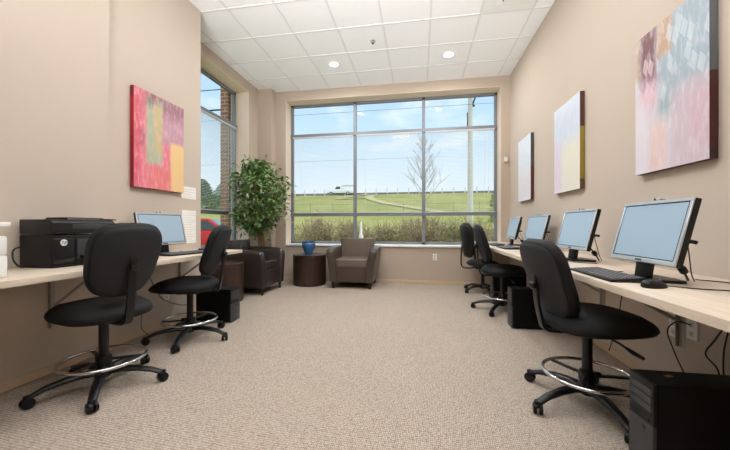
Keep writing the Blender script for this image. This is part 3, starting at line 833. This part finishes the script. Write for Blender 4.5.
def tower(label, loc, rz, h=.405, w=.165, d=.44, sticker=False):
    t = thing('computer_tower', label, 'computer', loc, rz, 'black computer towers under the worktops')  # local: front faces +x
    MB().bb(-d, -.014, -w/2, w/2, .008, h, .004).build('case', M['pcblack'], t)
    up = MB().bb(-.014, 0, -w/2, w/2, h*.56, h, .004).build('upper_bezel', M['black'], t)
    q = MB()
    for k in range(3): q.bb(0, .004, -w*.44, w*.44, h*(.9-.085*k)-.016, h*(.9-.085*k)+.012, .002, 1)
    q.build('drive_bays', M['dkgray'], up)
    MB().lathe([(0, 0), (.011, 0), (.009, .005), (0, .005)], c=(0, w*.28, h*.60), n=16, mx=Matrix.Rotation(PI/2, 4, 'Y')).build('power_button', M['black'], up)
    lo = MB().bb(-.014, .003, -w/2, w/2, .008, h*.555, .005).build('lower_panel', M['dkgray'], t)
    MB().bb(.003, .0045, w*.1, w*.2, h*.47, h*.52).build('badge', M['black'], lo, smooth=False)
    f = MB()
    for x in (-d+.05, -.06):
        for y in (-w/2+.03, w/2-.03): f.cyl((x, y, 0), (x, y, .01), .012)
    f.build('feet', M['black'], t)
    if sticker: MB().box((-.12, -.02, h+.0006), (.035, .02, .001), rot=.4).build('sticker', M['gold'], t, smooth=False)
    return t
tower('black computer tower with a grey lower panel on the floor nearest the camera', (.95, 1.585, 0), PI, .405, .155, .46, True)
tower('black computer tower on the floor behind the nearest right-hand chair', (.935, 3.60, 0), PI, .41)
tower('black computer tower beyond the second right-hand tower, under the worktop', (1.02, 4.86, 0), PI, .41)
tower('low black computer tower at the window end of the left worktop', (-2.03, 3.30, 0), R(0), .365, .18, .42)

# ------------------------------------------------------------------ printers
t = thing('multifunction_printer', 'black multifunction printer on the left worktop behind the nearest chair', 'printer', (-2.325, 1.70, DZ))   # front at x=0 faces +x, y 0..0.42
PW, PD, PH = .43, .262, .33
MB().prism([(-PD, .012), (-.0, .012), (.0, .03), (-.012, .215), (-PD, .215)], 'Y', 0, PW, .006).build('body', M['black'], t)
MB().bb(-PD+.01, -.01, .01, PW-.01, 0, .014).build('foot_rail', M['black'], t)
sc = MB().prism([(-PD, .222), (-.004, .222), (.006, .232), (.0, .30), (-.02, .318), (-PD, .318)], 'Y', -.002, PW+.002, .007).build('scanner_unit', M['black_sat'], t)
MB().prism([(-PD, .318), (-.06, .318), (-.07, .335), (-PD+.02, .335)], 'Y', .14, PW-.03, .005).build('document_feeder', M['black'], sc)
MB().prism([(-PD+.03, .325), (-.04, .318), (-.04, .326), (-PD+.03, .337)], 'Y', PW-.06, PW+.05, .002).build('feeder_tray', M['black_sat'], sc)
MB().bb(.0, .004, .12, PW-.06, .245, .29, .002).build('control_panel', M['dkgray'], sc)
MB().prism([(-.012, .205), (.006, .19), (.012, .06), (.006, .03), (-.012, .03)], 'Y', .004, .125, .003).build('front_door', M['black_sat'], t)
MB().bb(-.004, .005, .15, PW-.02, .05, .185, .003).build('output_bay', M['dkgray'], t)
MB().prism([(.0, .05), (.07, .055), (.07, .063), (.0, .075)], 'Y', .17, PW-.05, .002).build('paper_tray', M['black'], t)
lg = MB().lathe([(0, 0), (.021, 0), (.021, .002), (0, .002)], c=(.0095, .062, .165), n=32, mx=Matrix.Rotation(PI/2, 4, 'Y')).build('round_logo', M['white'], t)
def lettering(txt, size, m, name, parent, mx, shear=0):
    cu = bpy.data.curves.new(name, 'FONT'); cu.body = txt; cu.size = size; cu.extrude = .0003; cu.align_x = 'CENTER'; cu.align_y = 'CENTER'; cu.shear = shear
    cu.materials.append(m)
    tmp = bpy.data.objects.new(name, cu); COL.objects.link(tmp)
    dg = bpy.context.evaluated_depsgraph_get(); me = bpy.data.meshes.new_from_object(tmp.evaluated_get(dg))
    bpy.data.objects.remove(tmp); bpy.data.curves.remove(cu)
    o = bpy.data.objects.new(name, me); COL.objects.link(o); o.parent = parent; o.matrix_local = mx
    return o
lettering('hp', .034, M['black'], 'logo_letters', lg, Matrix.Translation((.0122, .062, .167)) @ Matrix(((0, 0, 1, 0), (1, 0, 0, 0), (0, 1, 0, 0), (0, 0, 0, 1))), .25)
MB().tube(curve_pts([(-PD+.02, .0, .14), (-PD+.03, -.05, .12), (-PD+.06, -.07, .06), (-PD+.06, -.035, .012), (-PD+.03, .02, .008)], 6), .005, 8).build('power_cable', M['cable'], t)

t = thing('laser_printer', 'white printer at the left picture edge on the left worktop', 'printer', (-2.16, .96, DZ))      # front at x=0, y 0..0.42
PW = .41
MB().bb(-.40, 0, 0, PW, .004, .118, .008).build('paper_cassette', M['white'], t)
MB().bb(-.40, 0, 0, PW, .121, .222, .012).build('body', M['white'], t)
MB().bb(-.42, -.30, .02, PW-.02, .222, .285, .006).build('rear_tower', M['white'], t)
sc = MB().bb(-.42, .01, -.005, PW+.008, .272, .296, .006).build('scanner_lid', M['white'], t)
MB().prism([(-.10, .296), (.0, .296), (-.01, .312), (-.09, .33)], 'Y', .06, PW-.03, .004).build('control_panel', M['black'], sc)
MB().bb(-.01, .002, .09, PW-.09, .03, .05, .002).build('cassette_grip', M['offwhite'], t)

# ------------------------------------------------------------------ armchairs (local: faces -y, width along x, back at +y)
def armchair(label, loc, rz, m_seat, m_arm, D=.66):
    t = thing('armchair', label, 'armchair', loc, rz, 'leather club armchairs')
    y0 = -D/2; y1 = D/2
    for s in (-1, 1):
        # flared arm: cross-sections stepped front to back, rounded on top
        rings = []
        for (y, zt, f) in ((y0, .60, .88), (y0+.012, .645, .97), (y0+.05, .672, 1), (y0+.25, .69, 1), (y1-.05, .70, 1), (y1, .69, .95)):
            prof = [(.24, .11), (.365, .11), (.385, .3), (.415, .5), (.43, zt-.06), (.428, zt-.02), (.41, zt), (.375, zt+.006), (.33, zt-.004), (.312, zt-.03), (.30, zt-.08), (.27, .45), (.25, .3)]
            cx = .34; L = []
            for (x, z) in prof: L.append(Vector((s*(cx+(x-cx)*f), y, .11+(z-.11)*1)))
            rings.append(L)
        MB().rings(rings).build('arm', m_arm, t, ang=.9)
    MB().bb(-.28, .28, y0+.02, y1-.04, .11, .36, .012).build('seat_base', m_arm, t)
    MB().box((0, -.035, .425), (.55, D-.17, .145), .03, 4).build('seat_cushion', m_seat, t)
    rings = []
    for z, ya, yb, w_ in ((.12, .13, .0, .27), (.4, .15, .0, .285), (.70, .20, .0, .315), (.80, .21, .01, .325), (.828, .225, .03, .315)):
        a0, b0 = y1-.24+ya*.45, y1-.005-yb
        L = []
        for (ux, uy) in ((-1, 0), (-.94, -.35), (-.6, -.5), (.6, -.5), (.94, -.35), (1, 0), (.94, .4), (.6, .5), (-.6, .5), (-.94, .4)):
            L.append(Vector((ux*w_, (a0+b0)/2+uy*(b0-a0), z)))
        rings.append(L)
    MB().rings(rings).build('backrest', m_seat, t, ang=1.0)
    for sx in (-1, 1):
        for sy in (y0+.05, y1-.06):
            MB().tube([(sx*.315, sy, 0), (sx*.315, sy, .115)], [.022, .03], 4).build('foot', M['foot'], t)
    return t
armchair('grey-brown leather club armchair facing the room below the wide window', (-1.14, 5.615, 0), 0, M['leather2'], M['leather'], .68)
armchair('dark brown leather club armchair turned sideways in front of the leafy tree', (-2.685, 4.90, 0), R(90), M['leather_dk'], M['leather_dk'], .72)

def drum(label, loc):
    t = thing('drum_table', label, 'side table', loc, 0, 'dark wood drum tables')
    MB().lathe([(0, .0), (.285, .0), (.285, .02), (0, .02)], n=48).build('plinth', M['black'], t)
    MB().lathe([(0, .02), (.298, .02), (.298, .505), (0, .505)], n=64).build('drum', M['espresso'], t)
    MB().lathe([(0, .507), (.300, .507), (.302, .512), (.302, .538), (.297, .543), (0, .543)], n=64).build('tabletop', M['espresso'], t)
drum('dark wood drum side table holding the blue vase beside the window armchair', (-1.98, 5.62, 0))
drum('dark wood drum side table between the left worktop and the dark brown armchair', (-2.765, 4.15, 0))
t = tag(MB().lathe([(0, 0), (.062, 0), (.068, .012), (.085, .07), (.112, .13), (.122, .175), (.118, .205), (.105, .222), (.118, .236), (.122, .242), (.112, .242), (.098, .225), (.106, .18), (.08, .07), (.05, .02), (0, .016)], n=40)
        .build('vase', M['vase']), 'rounded blue ceramic vase standing on the drum table by the window', 'vase')
t.location = (-1.985, 5.58, .543)

# ------------------------------------------------------------------ indoor tree
def leaf(m, p, d, up, L, w):
    d = d.normalized(); s = d.cross(up)
    s = s.normalized() if s.length > 1e-4 else d.orthogonal().normalized()
    n = s.cross(d).normalized()
    a = p; b1 = p+d*L*.4+s*w-n*w*.25; b2 = p+d*L*.4-s*w-n*w*.25; mid = p+d*L*.45+n*w*.15; c = p+d*L-n*L*.12
    vs = [m.bm.verts.new(q) for q in (a, b1, mid, b2, c)]
    m.bm.faces.new((vs[0], vs[2], vs[1])); m.bm.faces.new((vs[0], vs[3], vs[2])); m.bm.faces.new((vs[1], vs[2], vs[4])); m.bm.faces.new((vs[2], vs[3], vs[4]))
random.seed(11)
PX, PY = -2.83, 5.47
t = thing('potted_ficus', 'tall leafy ficus tree with twisted trunk behind the dark brown armchair', 'plant', (PX, PY, 0))
pot = MB().lathe([(0, 0), (.12, 0), (.155, .26), (.165, .26), (.165, .30), (.145, .30), (.14, .27), (0, .27)], n=36).build('pot', M['pot'], t)
MB().lathe([(0, .271), (.138, .271), (.12, .282), (0, .285)], n=24).build('soil', M['soil'], t)
tr = MB()
for ph in (0, 2.1, 4.2):
    tr.tube(curve_pts([(.03*math.cos(ph+z*5.5)*(1-.2*z), .03*math.sin(ph+z*5.5)*(1-.2*z), .27+z) for z in (0, .15, .3, .45, .6, .75, .9)], 4), [.017]*25, 8)
tips = []
def crown_ok(p):
    x, y = p.x+PX, p.y+PY
    return x > XW+.025 and y < (5.77 if x < -2.78 else YB-.03)
for k in range(190):
    th = random.uniform(0, 2*PI); zz = random.uniform(-1, 1); rr = random.random()**.45
    rad = math.sqrt(max(0, 1-zz*zz))*rr
    c = Vector((.03+.56*rad*math.cos(th), -.30+.56*rad*math.sin(th), 1.56+.53*zz))
    if zz < -.3: c.x = c.x*.9
    if crown_ok(c): tips.append(c)
for c in tips:
    st = Vector((0, 0, min(c.z-.1, random.uniform(.85, 1.2)))); md = st.lerp(c, .5)+Vector((0, 0, .06))
    tr.tube([st, md, c], [.008, .005, .002], 5)
tr.build('trunk', M['trunk'], t)
lv = MB()
for c in tips:
    for q in range(22):
        o = Vector((random.gauss(0, .07), random.gauss(0, .07), random.gauss(0, .07)))
        p = c+o; d = Vector((random.gauss(0, 1), random.gauss(0, 1), random.gauss(-.35, .6))).normalized()
        L = random.uniform(.07, .12)
        if crown_ok(p) and crown_ok(p+d*L): leaf(lv, p, d, Vector((random.gauss(0, .4), random.gauss(0, .4), 1)), L, L*.24)
lv.build('foliage', M['ficus'], t, recalc=False)

# ------------------------------------------------------------------ loose cables under the worktops
def cable(label, pts, r=.004, name='power_cable'):
    tag(MB().tube(curve_pts(pts, 7), r, 6).build(name, M['cable']), label, 'cable', 'black cables under the worktops')
cable('black power cable running from the outlet plug to the nearest tower', [(XR-.012, 2.155, .486), (XR-.05, 2.20, .49), (XR-.06, 2.26, .42), (XR-.06, 2.22, .33), (XR-.07, 2.12, .22), (1.47, 1.9, .05), (1.45, 1.62, .12)])
cable('black cable looping from the worktop down behind the nearest tower', [(XR-.04, 1.88, DZ-.04), (XR-.04, 1.90, .58), (XR-.04, 1.96, .47), (XR-.04, 2.02, .37), (XR-.04, 1.95, .32), (XR-.05, 1.9, .24), (XR-.06, 1.7, .1)])
cable('black cable hanging straight down behind the nearest tower', [(XR-.02, 1.88, DZ-.04), (XR-.02, 1.91, .55), (XR-.02, 1.94, .4), (XR-.02, 1.93, .25), (XR-.05, 1.8, .06)])
cable('black cable loop hanging below the left worktop behind the further chair', [(XL+.03, 2.72, DZ-.04), (XL+.05, 2.74, .6), (XL+.08, 2.86, .34), (XL+.14, 3.05, .22), (XL+.2, 3.18, .2)])
cable('thin black cable dangling to the floor below the left monitor', [(XL+.03, 2.62, DZ-.04), (XL+.03, 2.60, .5), (XL+.04, 2.68, .3), (XL+.05, 2.66, .1), (XL+.07, 2.72, .006)], .003)
cable('black cable hanging below the right worktop behind the chair seat', [(XR-.03, 2.62, DZ-.04), (XR-.06, 2.66, .64), (XR-.05, 2.74, .5), (XR-.04, 2.8, .3), (XR-.05, 2.9, .05)])

# ------------------------------------------------------------------ OUTDOORS
def sstep(a, b, x):
    t = max(0, min(1, (x-a)/(b-a))); return t*t*(3-2*t)
def hz(x, y):
    z = -.25
    if y > 14: z += 2.9*(min(y, 43)-14)/29
    if y > 43: z += 4.8*(min(y, 64.5)-43)/21.5
    if y > 67: z += 0
    z += .12*noise.noise(Vector((x*.12, y*.12, 0)))*sstep(9, 16, y)
    return z
gm = MB(); nx, ny = 110, 80; vs = []
for j in range(ny+1):
    y = -8+128*(j/ny)
    vs.append([gm.bm.verts.new((-110+220*i/nx, y, hz(-110+220*i/nx, y))) for i in range(nx+1)])
for j in range(ny):
    for i in range(nx): gm.bm.faces.new((vs[j][i], vs[j][i+1], vs[j+1][i+1], vs[j+1][i]))
struct(gm.build('hill', M['grass'], recalc=False))
def strip(pts, w, name, m, lift=.06):
    P = curve_pts([(x, y, 0) for x, y in pts], 8); s = MB(); A = []
    for i, p in enumerate(P):
        d = P[min(i+1, len(P)-1)]-P[max(i-1, 0)]; n = Vector((-d.y, d.x, 0)).normalized()
        A.append([s.bm.verts.new((q.x, q.y, hz(q.x, q.y)+lift)) for q in (p-n*w/2, p, p+n*w/2)])
    for a, b in zip(A, A[1:]):
        for k in (0, 1): s.bm.faces.new((a[k], a[k+1], b[k+1], b[k]))
    return struct(s.build(name, m, recalc=False))
strip([(-8.5, 63), (-9.3, 59.5), (-7.2, 54.5), (-3, 49.5), (1.2, 45), (5, 41)], 1.5, 'path_gravel', M['path'], .12)
strip([(-9, 59.5), (-15, 57.5), (-11, 63.5), (-6.5, 65.5)], .9, 'path_branch', M['path'], .14)
strip([(-110, 70.5), (-40, 70.5), (0, 70.5), (40, 70.5), (110, 70.5)], 6, 'road', M['asphalt'], .06)
strip([(-110, 33), (-60, 33), (-38, 30), (-24, 27)], 4, 'road_side', M['path'], .08)

# roadside barrier with posts
gy = 67.3
t = thing('guardrail', 'low dark guardrail with pale posts along the hilltop road', 'guardrail', (0, gy, 0))
MB().bb(-48, 40, -.06, .06, hz(0, gy)-.2, hz(0, gy)+.62).build('rail', M['raildark'], t)
pp = MB().bb(-.11, .11, -.22, -.06, 0, 1.45, .02, 1).build('post', M['concrete'], t)
for k in range(33):
    o = pp if k == 0 else pp.copy()
    if k: COL.objects.link(o)
    x = -36+2.25*k; o.location = (x, 0, hz(x, gy-.1)-.02)
# chain-link fence half way up
t = thing('wire_fence', 'thin grey wire fence with slender posts across the lower hillside', 'fence', (0, 40, 0))
q = MB()
for x0 in range(-27, 27, 1):
    a = hz(x0, 40); b = hz(x0+1, 40)
    for h, r in ((1.45, .022), (.08, .015), (.75, .010)): q.tube([(x0, 0, a+h), (x0+1, 0, b+h)], r, 4, caps=False)
    for s in range(4): q.tube([(x0+s*.25, 0, a+.05), (x0+s*.25, 0, a+1.45)], .006, 3, caps=False)
q.build('wire_mesh', M['galv'], t, smooth=False)
pp = MB().cyl((0, 0, 0), (0, 0, 1.6), .04, n=8).build('post', M['galv'], t)
for k in range(18):
    o = pp if k == 0 else pp.copy()
    if k: COL.objects.link(o)
    x = -26+3*k; o.location = (x, 0, hz(x, 40)-.03)

# utility pole and overhead lines
px_, py_ = 3.9, 26.2; pz = hz(px_, py_)
t = thing('utility_pole', 'tall weathered pale utility pole outside the right part of the window', 'utility pole', (px_, py_, pz-.05))
MB().tube([(0, 0, 0), (0, 0, 6), (0, 0, 11.2)], [.23, .20, .165], 18).build('pole', M['pole'], t)
MB().tube([(.12, -.02, 9.45), (.42, -.06, 10.3)], .06, 6).box((.18, -.03, 9.5), (.3, .12, .12)).build('bracket_arm', M['wire'], t)
MB().tube([(.40, -.06, 10.25), (.40, -.06, 10.55)], [.05, .09], 8).build('insulator', M['concrete'], t)
MB().tube([(-.22, 0, 7.6), (-.22, 0, 9.0)], .035, 6).build('conduit', M['wire'], t)
def line(p0, p1, sag, r, label):
    pts = [Vector(p0).lerp(Vector(p1), k/30)-Vector((0, 0, sag*(1-(2*k/30-1)**2))) for k in range(31)]
    tag(MB().tube(pts, r, 5).build('power_line', M['wire']), label, 'power line', 'overhead power lines')
wz = pz+10.45
line((-60, 25.84, wz-.35), (4.0, 25.84, wz), .02, .075, 'thick dark overhead power line reaching the pole from the left')
line((4.05, 25.84, wz), (50, 25.84, wz+.35), .02, .075, 'thick dark overhead power line running on to the right of the pole')
line((-60, 25.9, wz-1.1), (50, 25.9, wz-.8), .05, .012, 'thin overhead wire below the thick power line')
line((-60, 25.9, pz+5.5), (50, 25.9, pz+5.7), .1, .007, 'thin low wire crossing the pole above the hilltop road')
line((-60, 19.5, 10.1), (20, 19.5, 10.2), .02, .03, 'dark overhead wire seen in the top pane of the side window')

# bare tree
random.seed(3)
t = thing('bare_tree', 'leafless young tree with fanned twigs beyond the middle of the window', 'tree', (.42, 30, hz(.42, 30)-.05))
tk = MB(); br = MB()
tk.tube([(0, 0, 0), (.03, 0, 2), (-.02, 0, 4), (.02, 0, 6), (0, 0, 7.8)], [.12, .10, .075, .045, .012], 10)
def twig(p, d, L, r, depth):
    q = p+d*L*.5+Vector((0, 0, .04*L)); e = q+(d+Vector((0, 0, .25))).normalized()*L*.5
    br.tube([p, q, e], [r, r*.7, r*.35], 4)
    if depth:
        for k in range(3):
            f = random.uniform(.35, .95); s = p.lerp(e, f)
            dd = (d+Vector((random.gauss(0, .55), random.gauss(0, .55), random.uniform(.0, .5)))).normalized()
            twig(s, dd, L*random.uniform(.4, .6), max(r*.5, .009), depth-1)
for k in range(26):
    z = 1.9+5.4*k/26; a = k*2.4
    twig(Vector((0, 0, z)), Vector((math.cos(a)*.72, math.sin(a)*.72, .8)).normalized(), 2.5*(1-(z-1.9)/8.0), .032, 2)
tk.build('trunk', M['bark'], t); br.build('branches', M['bark'], t)

# shrubs right outside the window
def shrub_proto(seed, lm, leaves, hgt, wd):
    random.seed(seed)
    t = thing('shrub', None, 'shrub')
    s = MB(); f = MB()
    for k in range(85):
        a = random.uniform(0, 2*PI); r = random.random()**.5*wd
        b = Vector((random.gauss(0, .12), random.gauss(0, .12), 0)); e = Vector((r*math.cos(a), r*.8*math.sin(a), hgt*random.uniform(.6, 1.0)*(1-.3*(r/wd)**2)))
        md = b.lerp(e, .55)+Vector((random.gauss(0, .06), random.gauss(0, .06), .08))
        s.tube([b, md, e], [.010, .006, .003], 4)
        for j in range(6):
            st = b.lerp(e, random.uniform(.4, .95)); en = st+Vector((random.gauss(0, .16), random.gauss(0, .16), random.uniform(.05, .25)))
            s.tube([st, en], [.005, .002], 3)
            for q in range(leaves):
                p = st.lerp(en, random.random())+Vector((random.gauss(0, .03), random.gauss(0, .03), random.gauss(0, .03)))
                leaf(f, p, Vector((random.gauss(0, 1), random.gauss(0, 1), random.gauss(.3, .6))), Vector((random.gauss(0, .5), random.gauss(0, .5), 1)), random.uniform(.03, .06), .011)
    s.build('stems', M['twig'], t); f.build('foliage', lm, t, recalc=False)
    return t
sA = shrub_proto(21, M['shrub'], 9, 1.85, .66); sB = shrub_proto(22, M['shrub2'], 10, 1.8, .62)
spots = [(-3.9+1.02*k, 8.9+.12*(k % 2), (1, 0, 0, 1, 0, 1, 0, 0)[k]) for k in range(8)]
back = [(-3.4+1.04*k, 10.35+.12*(k % 2), (0, 1, 0, 0, 1, 0, 1, 0)[k]) for k in range(8)]
names = ['at the left corner of the wide window', 'behind the blue vase', 'left of the first mullion', 'behind the window armchair', 'behind the middle of the wide window',
         'left of the second mullion', 'right of the second mullion', 'behind the armed task chair']
bnames = ['behind the left window corner', 'behind the vase', 'behind the first mullion', 'behind the armchair', 'behind the middle lower pane', 'behind the second mullion', 'left of the pole foot', 'behind the far monitor']
used = [False, False]
for i, (x, y, k) in enumerate(spots+back):
    p = (sA, sB)[k]
    o = p if not used[k] else copy_tree(p); used[k] = True
    nm = names[i] if i < 8 else bnames[i-8]
    place(o, (x, y, hz(x, y)-.02), i*1.3, ('olive-green' if k else 'straw-brown')+' twiggy shrub outside, '+('front row, ' if i < 8 else 'back row, ')+nm, 'twiggy shrubs outside the window')
    sc_ = .9+.2*((i*37) % 10)/10; o.scale = (1, 1, sc_)

# slim white vent post among the shrubs
t = thing('bollard_light', 'slim white garden post with a rounded head among the shrubs', 'post', (-1.42, 7.75, hz(0, 7.75)-.02))
MB().cyl((0, 0, 0), (0, 0, .98), .035, .03, n=14).build('post', M['white'], t)
MB().lathe([(0, .98), (.05, .98), (.062, 1.03), (.055, 1.09), (.035, 1.12), (.028, 1.36), (.012, 1.44), (0, 1.44)], n=20).build('head', M['white'], t)

# conifers
def conifer(name, label, loc, h, w, seed, dense=900, group=None):
    random.seed(seed)
    t = thing(name, label, 'tree', loc, 0, group)
    MB().tube([(0, 0, 0), (0, 0, h*.95)], [h*.018, h*.004], 7).build('trunk', M['bark'], t)
    f = MB()
    for k in range(dense):
        z = h*(.04+.95*random.random()**1.3); rmax = w*(1-z/h)**.55+.05; r = rmax*random.random()**.5; a = random.uniform(0, 2*PI)
        leaf(f, Vector((r*math.cos(a), r*math.sin(a), z)), Vector((math.cos(a), math.sin(a), random.uniform(-.3, .5))), Vector((random.gauss(0, .4), random.gauss(0, .4), 1)), h*random.uniform(.05, .10), h*.016)
    f.build('foliage', M['conifer'], t, recalc=False)
conifer('young_conifer', 'small dark conifer on the slope right of the utility pole', (6.55, 30, hz(6.55, 30)-.05), 2.7, .45, 4, 700)
TL = [(-35.4, 48, 4.6, 2.5), (-29.9, 47, 4.0, 2.3), (-42.3, 57, 4.6, 2.8), (-36.3, 55.5, 4.0, 2.7), (-46.6, 63, 4.2, 2.8), (-40.4, 62.2, 3.6, 2.7)]
tl_lab = ['bushy evergreen nearest the left edge of the side window', 'evergreen hidden partly by the brick pier beyond the side window', 'tallest evergreen further up the slope beyond the side window',
          'broad evergreen behind the nearest one beyond the side window', 'distant evergreen at the road edge, left of the clump', 'distant evergreen at the road edge, behind the brick pier']
for i, (x, y, h, w_) in enumerate(TL):
    conifer('evergreen_tree', tl_lab[i], (x, y, hz(x, y)-.1), h, w_, 40+i, 2400, 'evergreens beyond the side window')

# vehicles ---------------------------------------------------------------------
def wheel(t, x, y, r=.36):
    o = MB().tube([(x, y-.11, r), (x, y-.1, r), (x, y+.1, r), (x, y+.11, r)], [r*.9, r, r, r*.9], 22).build('wheel', M['tyre'], t)
    MB().tube([(x, y-.115, r), (x, y+.115, r)], r*.55, 14).build('hubcap', M['silver'], o)
def pickup(label, loc, rz):
    t = thing('pickup_truck', label, 'truck', loc, rz)            # faces -x
    MB().prism([(-2.9, .45), (2.9, .45), (2.9, 1.15), (-.2, 1.15), (-1.2, 1.15), (-2.75, 1.05), (-2.9, .85)], 'Y', -.92, .92, .05).build('body', M['carwhite'], t)
    cab = MB().prism([(-1.35, 1.1), (.25, 1.1), (.15, 1.9), (-.75, 1.9)], 'Y', -.86, .86, .05).build('cab', M['carwhite'], t)
    for s in (-1, 1): MB().prism([(-1.12, 1.2), (.05, 1.2), (.0, 1.78), (-.7, 1.78)], 'Y', s*.862-.01, s*.862+.01).build('side_window', M['glassdk'], cab)
    MB().bb(.35, 2.95, -.95, .95, 1.95, 2.1, .02).bb(.4, .5, -.9, -.8, 1.1, 1.96).bb(2.75, 2.85, -.9, -.8, 1.1, 1.96).bb(.4, .5, .8, .9, 1.1, 1.96).bb(2.75, 2.85, .8, .9, 1.1, 1.96).build('ladder_rack', M['carwhite'], t)
    for x in (-1.9, 1.7):
        for y in (-.83, .83): wheel(t, x, y)
pickup('white pickup truck with a roof rack driving along the hilltop road', (-16.3, 65.7, hz(-16.3, 65.7)+.02), 0)
def suv(label, loc, rz):
    t = thing('parked_car', label, 'car', loc, rz)
    MB().prism([(-2.3, .35), (2.3, .35), (2.35, .8), (2.2, 1.05), (1.1, 1.12), (-2.2, 1.12), (-2.32, .8)], 'Y', -.9, .9, .06).build('body', M['carred'], t)
    cab = MB().prism([(-2.1, 1.1), (1.15, 1.1), (.45, 1.68), (-1.85, 1.7)], 'Y', -.82, .82, .06).build('cab', M['carred'], t)
    for s in (-1, 1): MB().prism([(-1.9, 1.16), (.92, 1.16), (.38, 1.58), (-1.72, 1.6)], 'Y', s*.822-.012, s*.822+.012).build('side_window', M['glassdk'], cab)
    MB().prism([(1.08, 1.16), (1.1, 1.17), (.5, 1.66), (.47, 1.65)], 'Y', -.7, .7).build('windscreen', M['glassdk'], cab)
    for x in (-1.4, 1.45):
        for y in (-.82, .82): wheel(t, x, y, .35)
suv('red parked car outside the side window beyond the left monitor', (-10.2, 13.9, hz(-10, 13.9)), R(20))
# exterior brick pier beside the side window
struct(MB().bb(-3.86, -3.69, 5.76, 6.6, -.3, 4.3).build('wall_brick_pier', M['brick'], smooth=False))
struct(MB().bb(-3.75, XR+.5, YREAR-.3, YB+.45, HC+.125, HC+.4).build('roof_slab', M['wall_deep'], smooth=False))

# ------------------------------------------------------------------ light
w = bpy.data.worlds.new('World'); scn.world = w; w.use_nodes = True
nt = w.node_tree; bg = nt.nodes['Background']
tc = nt.nodes.new('ShaderNodeTexCoord'); sp = nt.nodes.new('ShaderNodeSeparateXYZ'); nt.links.new(tc.outputs['Generated'], sp.inputs[0])
r = nt.nodes.new('ShaderNodeValToRGB'); cr = r.color_ramp
cr.elements[0].position = 0; cr.elements[0].color = rgb(236, 242, 247)
cr.elements[1].position = .75; cr.elements[1].color = rgb(238, 238, 236)
for p, c in ((.12, rgb(226, 238, 247)), (.24, rgb(206, 230, 248)), (.36, rgb(184, 217, 244))):
    e = cr.elements.new(p); e.color = c
nt.links.new(sp.outputs[2], r.inputs[0])
mp = nt.nodes.new('ShaderNodeMapping'); mp.inputs['Scale'].default_value = (1.6, 1.6, 4.2); nt.links.new(tc.outputs['Generated'], mp.inputs[0])
n = nt.nodes.new('ShaderNodeTexNoise'); n.inputs['Scale'].default_value = 3.2; n.inputs['Detail'].default_value = 7; n.inputs['Roughness'].default_value = .55
nt.links.new(mp.outputs[0], n.inputs['Vector'])
cl = nt.nodes.new('ShaderNodeValToRGB'); cl.color_ramp.elements[0].position = .52; cl.color_ramp.elements[0].color = (0, 0, 0, 1); cl.color_ramp.elements[1].position = .72; cl.color_ramp.elements[1].color = (.8, .8, .8, 1)
nt.links.new(n.outputs['Fac'], cl.inputs[0])
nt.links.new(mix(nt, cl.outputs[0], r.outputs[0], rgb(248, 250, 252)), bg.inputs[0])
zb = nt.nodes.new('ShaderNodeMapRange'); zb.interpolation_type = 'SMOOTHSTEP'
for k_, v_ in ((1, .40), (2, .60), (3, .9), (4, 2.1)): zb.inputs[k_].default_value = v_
nt.links.new(sp.outputs[2], zb.inputs[0]); nt.links.new(zb.outputs[0], bg.inputs[1])      # upper sky, out of view, brightened to light the interior

def light(name, kind, loc, power, **kw):
    L = bpy.data.lights.new(name, kind); L.energy = power
    o = bpy.data.objects.new(name, L); COL.objects.link(o); o.location = loc
    rot = kw.pop('rot', None)
    for k, v in kw.items(): setattr(L, k, v)
    if rot: o.rotation_euler = rot
    return o
light('sun', 'SUN', (30, -8, 30), 1.1, angle=R(3), color=(1, .96, .9), rot=Vector((-.74, .22, -.64)).to_track_quat('-Z', 'Y').to_euler())
WARM = (1, .99, .97)
for (x, y) in DL:
    light('downlight_lamp', 'AREA', (x, y, HC-.02), 18, shape='DISK', size=.14, color=WARM)
# added fill lights out of view, at the ceiling and bounced off it
for (x, y, p) in ((-.5, 3.2, 32), (-.6, -1.6, 6)):
    light('ceiling_fill', 'AREA', (x, y, HC-.03), p, shape='SQUARE', size=.6, color=WARM)
light('bounce_fill', 'AREA', (-.45, -1.2, 1.4), 120, shape='RECTANGLE', size=2.2, size_y=1.2, color=(.97, .99, 1), rot=(R(136), 0, 0), spread=R(84))

# ------------------------------------------------------------------ camera and view
cam = bpy.data.cameras.new('camera'); co = bpy.data.objects.new('camera', cam); COL.objects.link(co)
cam.sensor_width = 36; cam.lens = 321.9/730*36; cam.shift_y = .9/730; cam.clip_start = .05; cam.clip_end = 400
co.location = (0, 0, 1.06); co.rotation_euler = (PI/2, 0, .16837)
scn.camera = co
scn.view_settings.view_transform = 'Standard'; scn.view_settings.look = 'None'
scn.view_settings.exposure = .4; scn.view_settings.gamma = 1; scn.view_settings.use_curve_mapping = False
scn.cycles.max_bounces = 10; scn.cycles.diffuse_bounces = 6; scn.cycles.transparent_max_bounces = 16
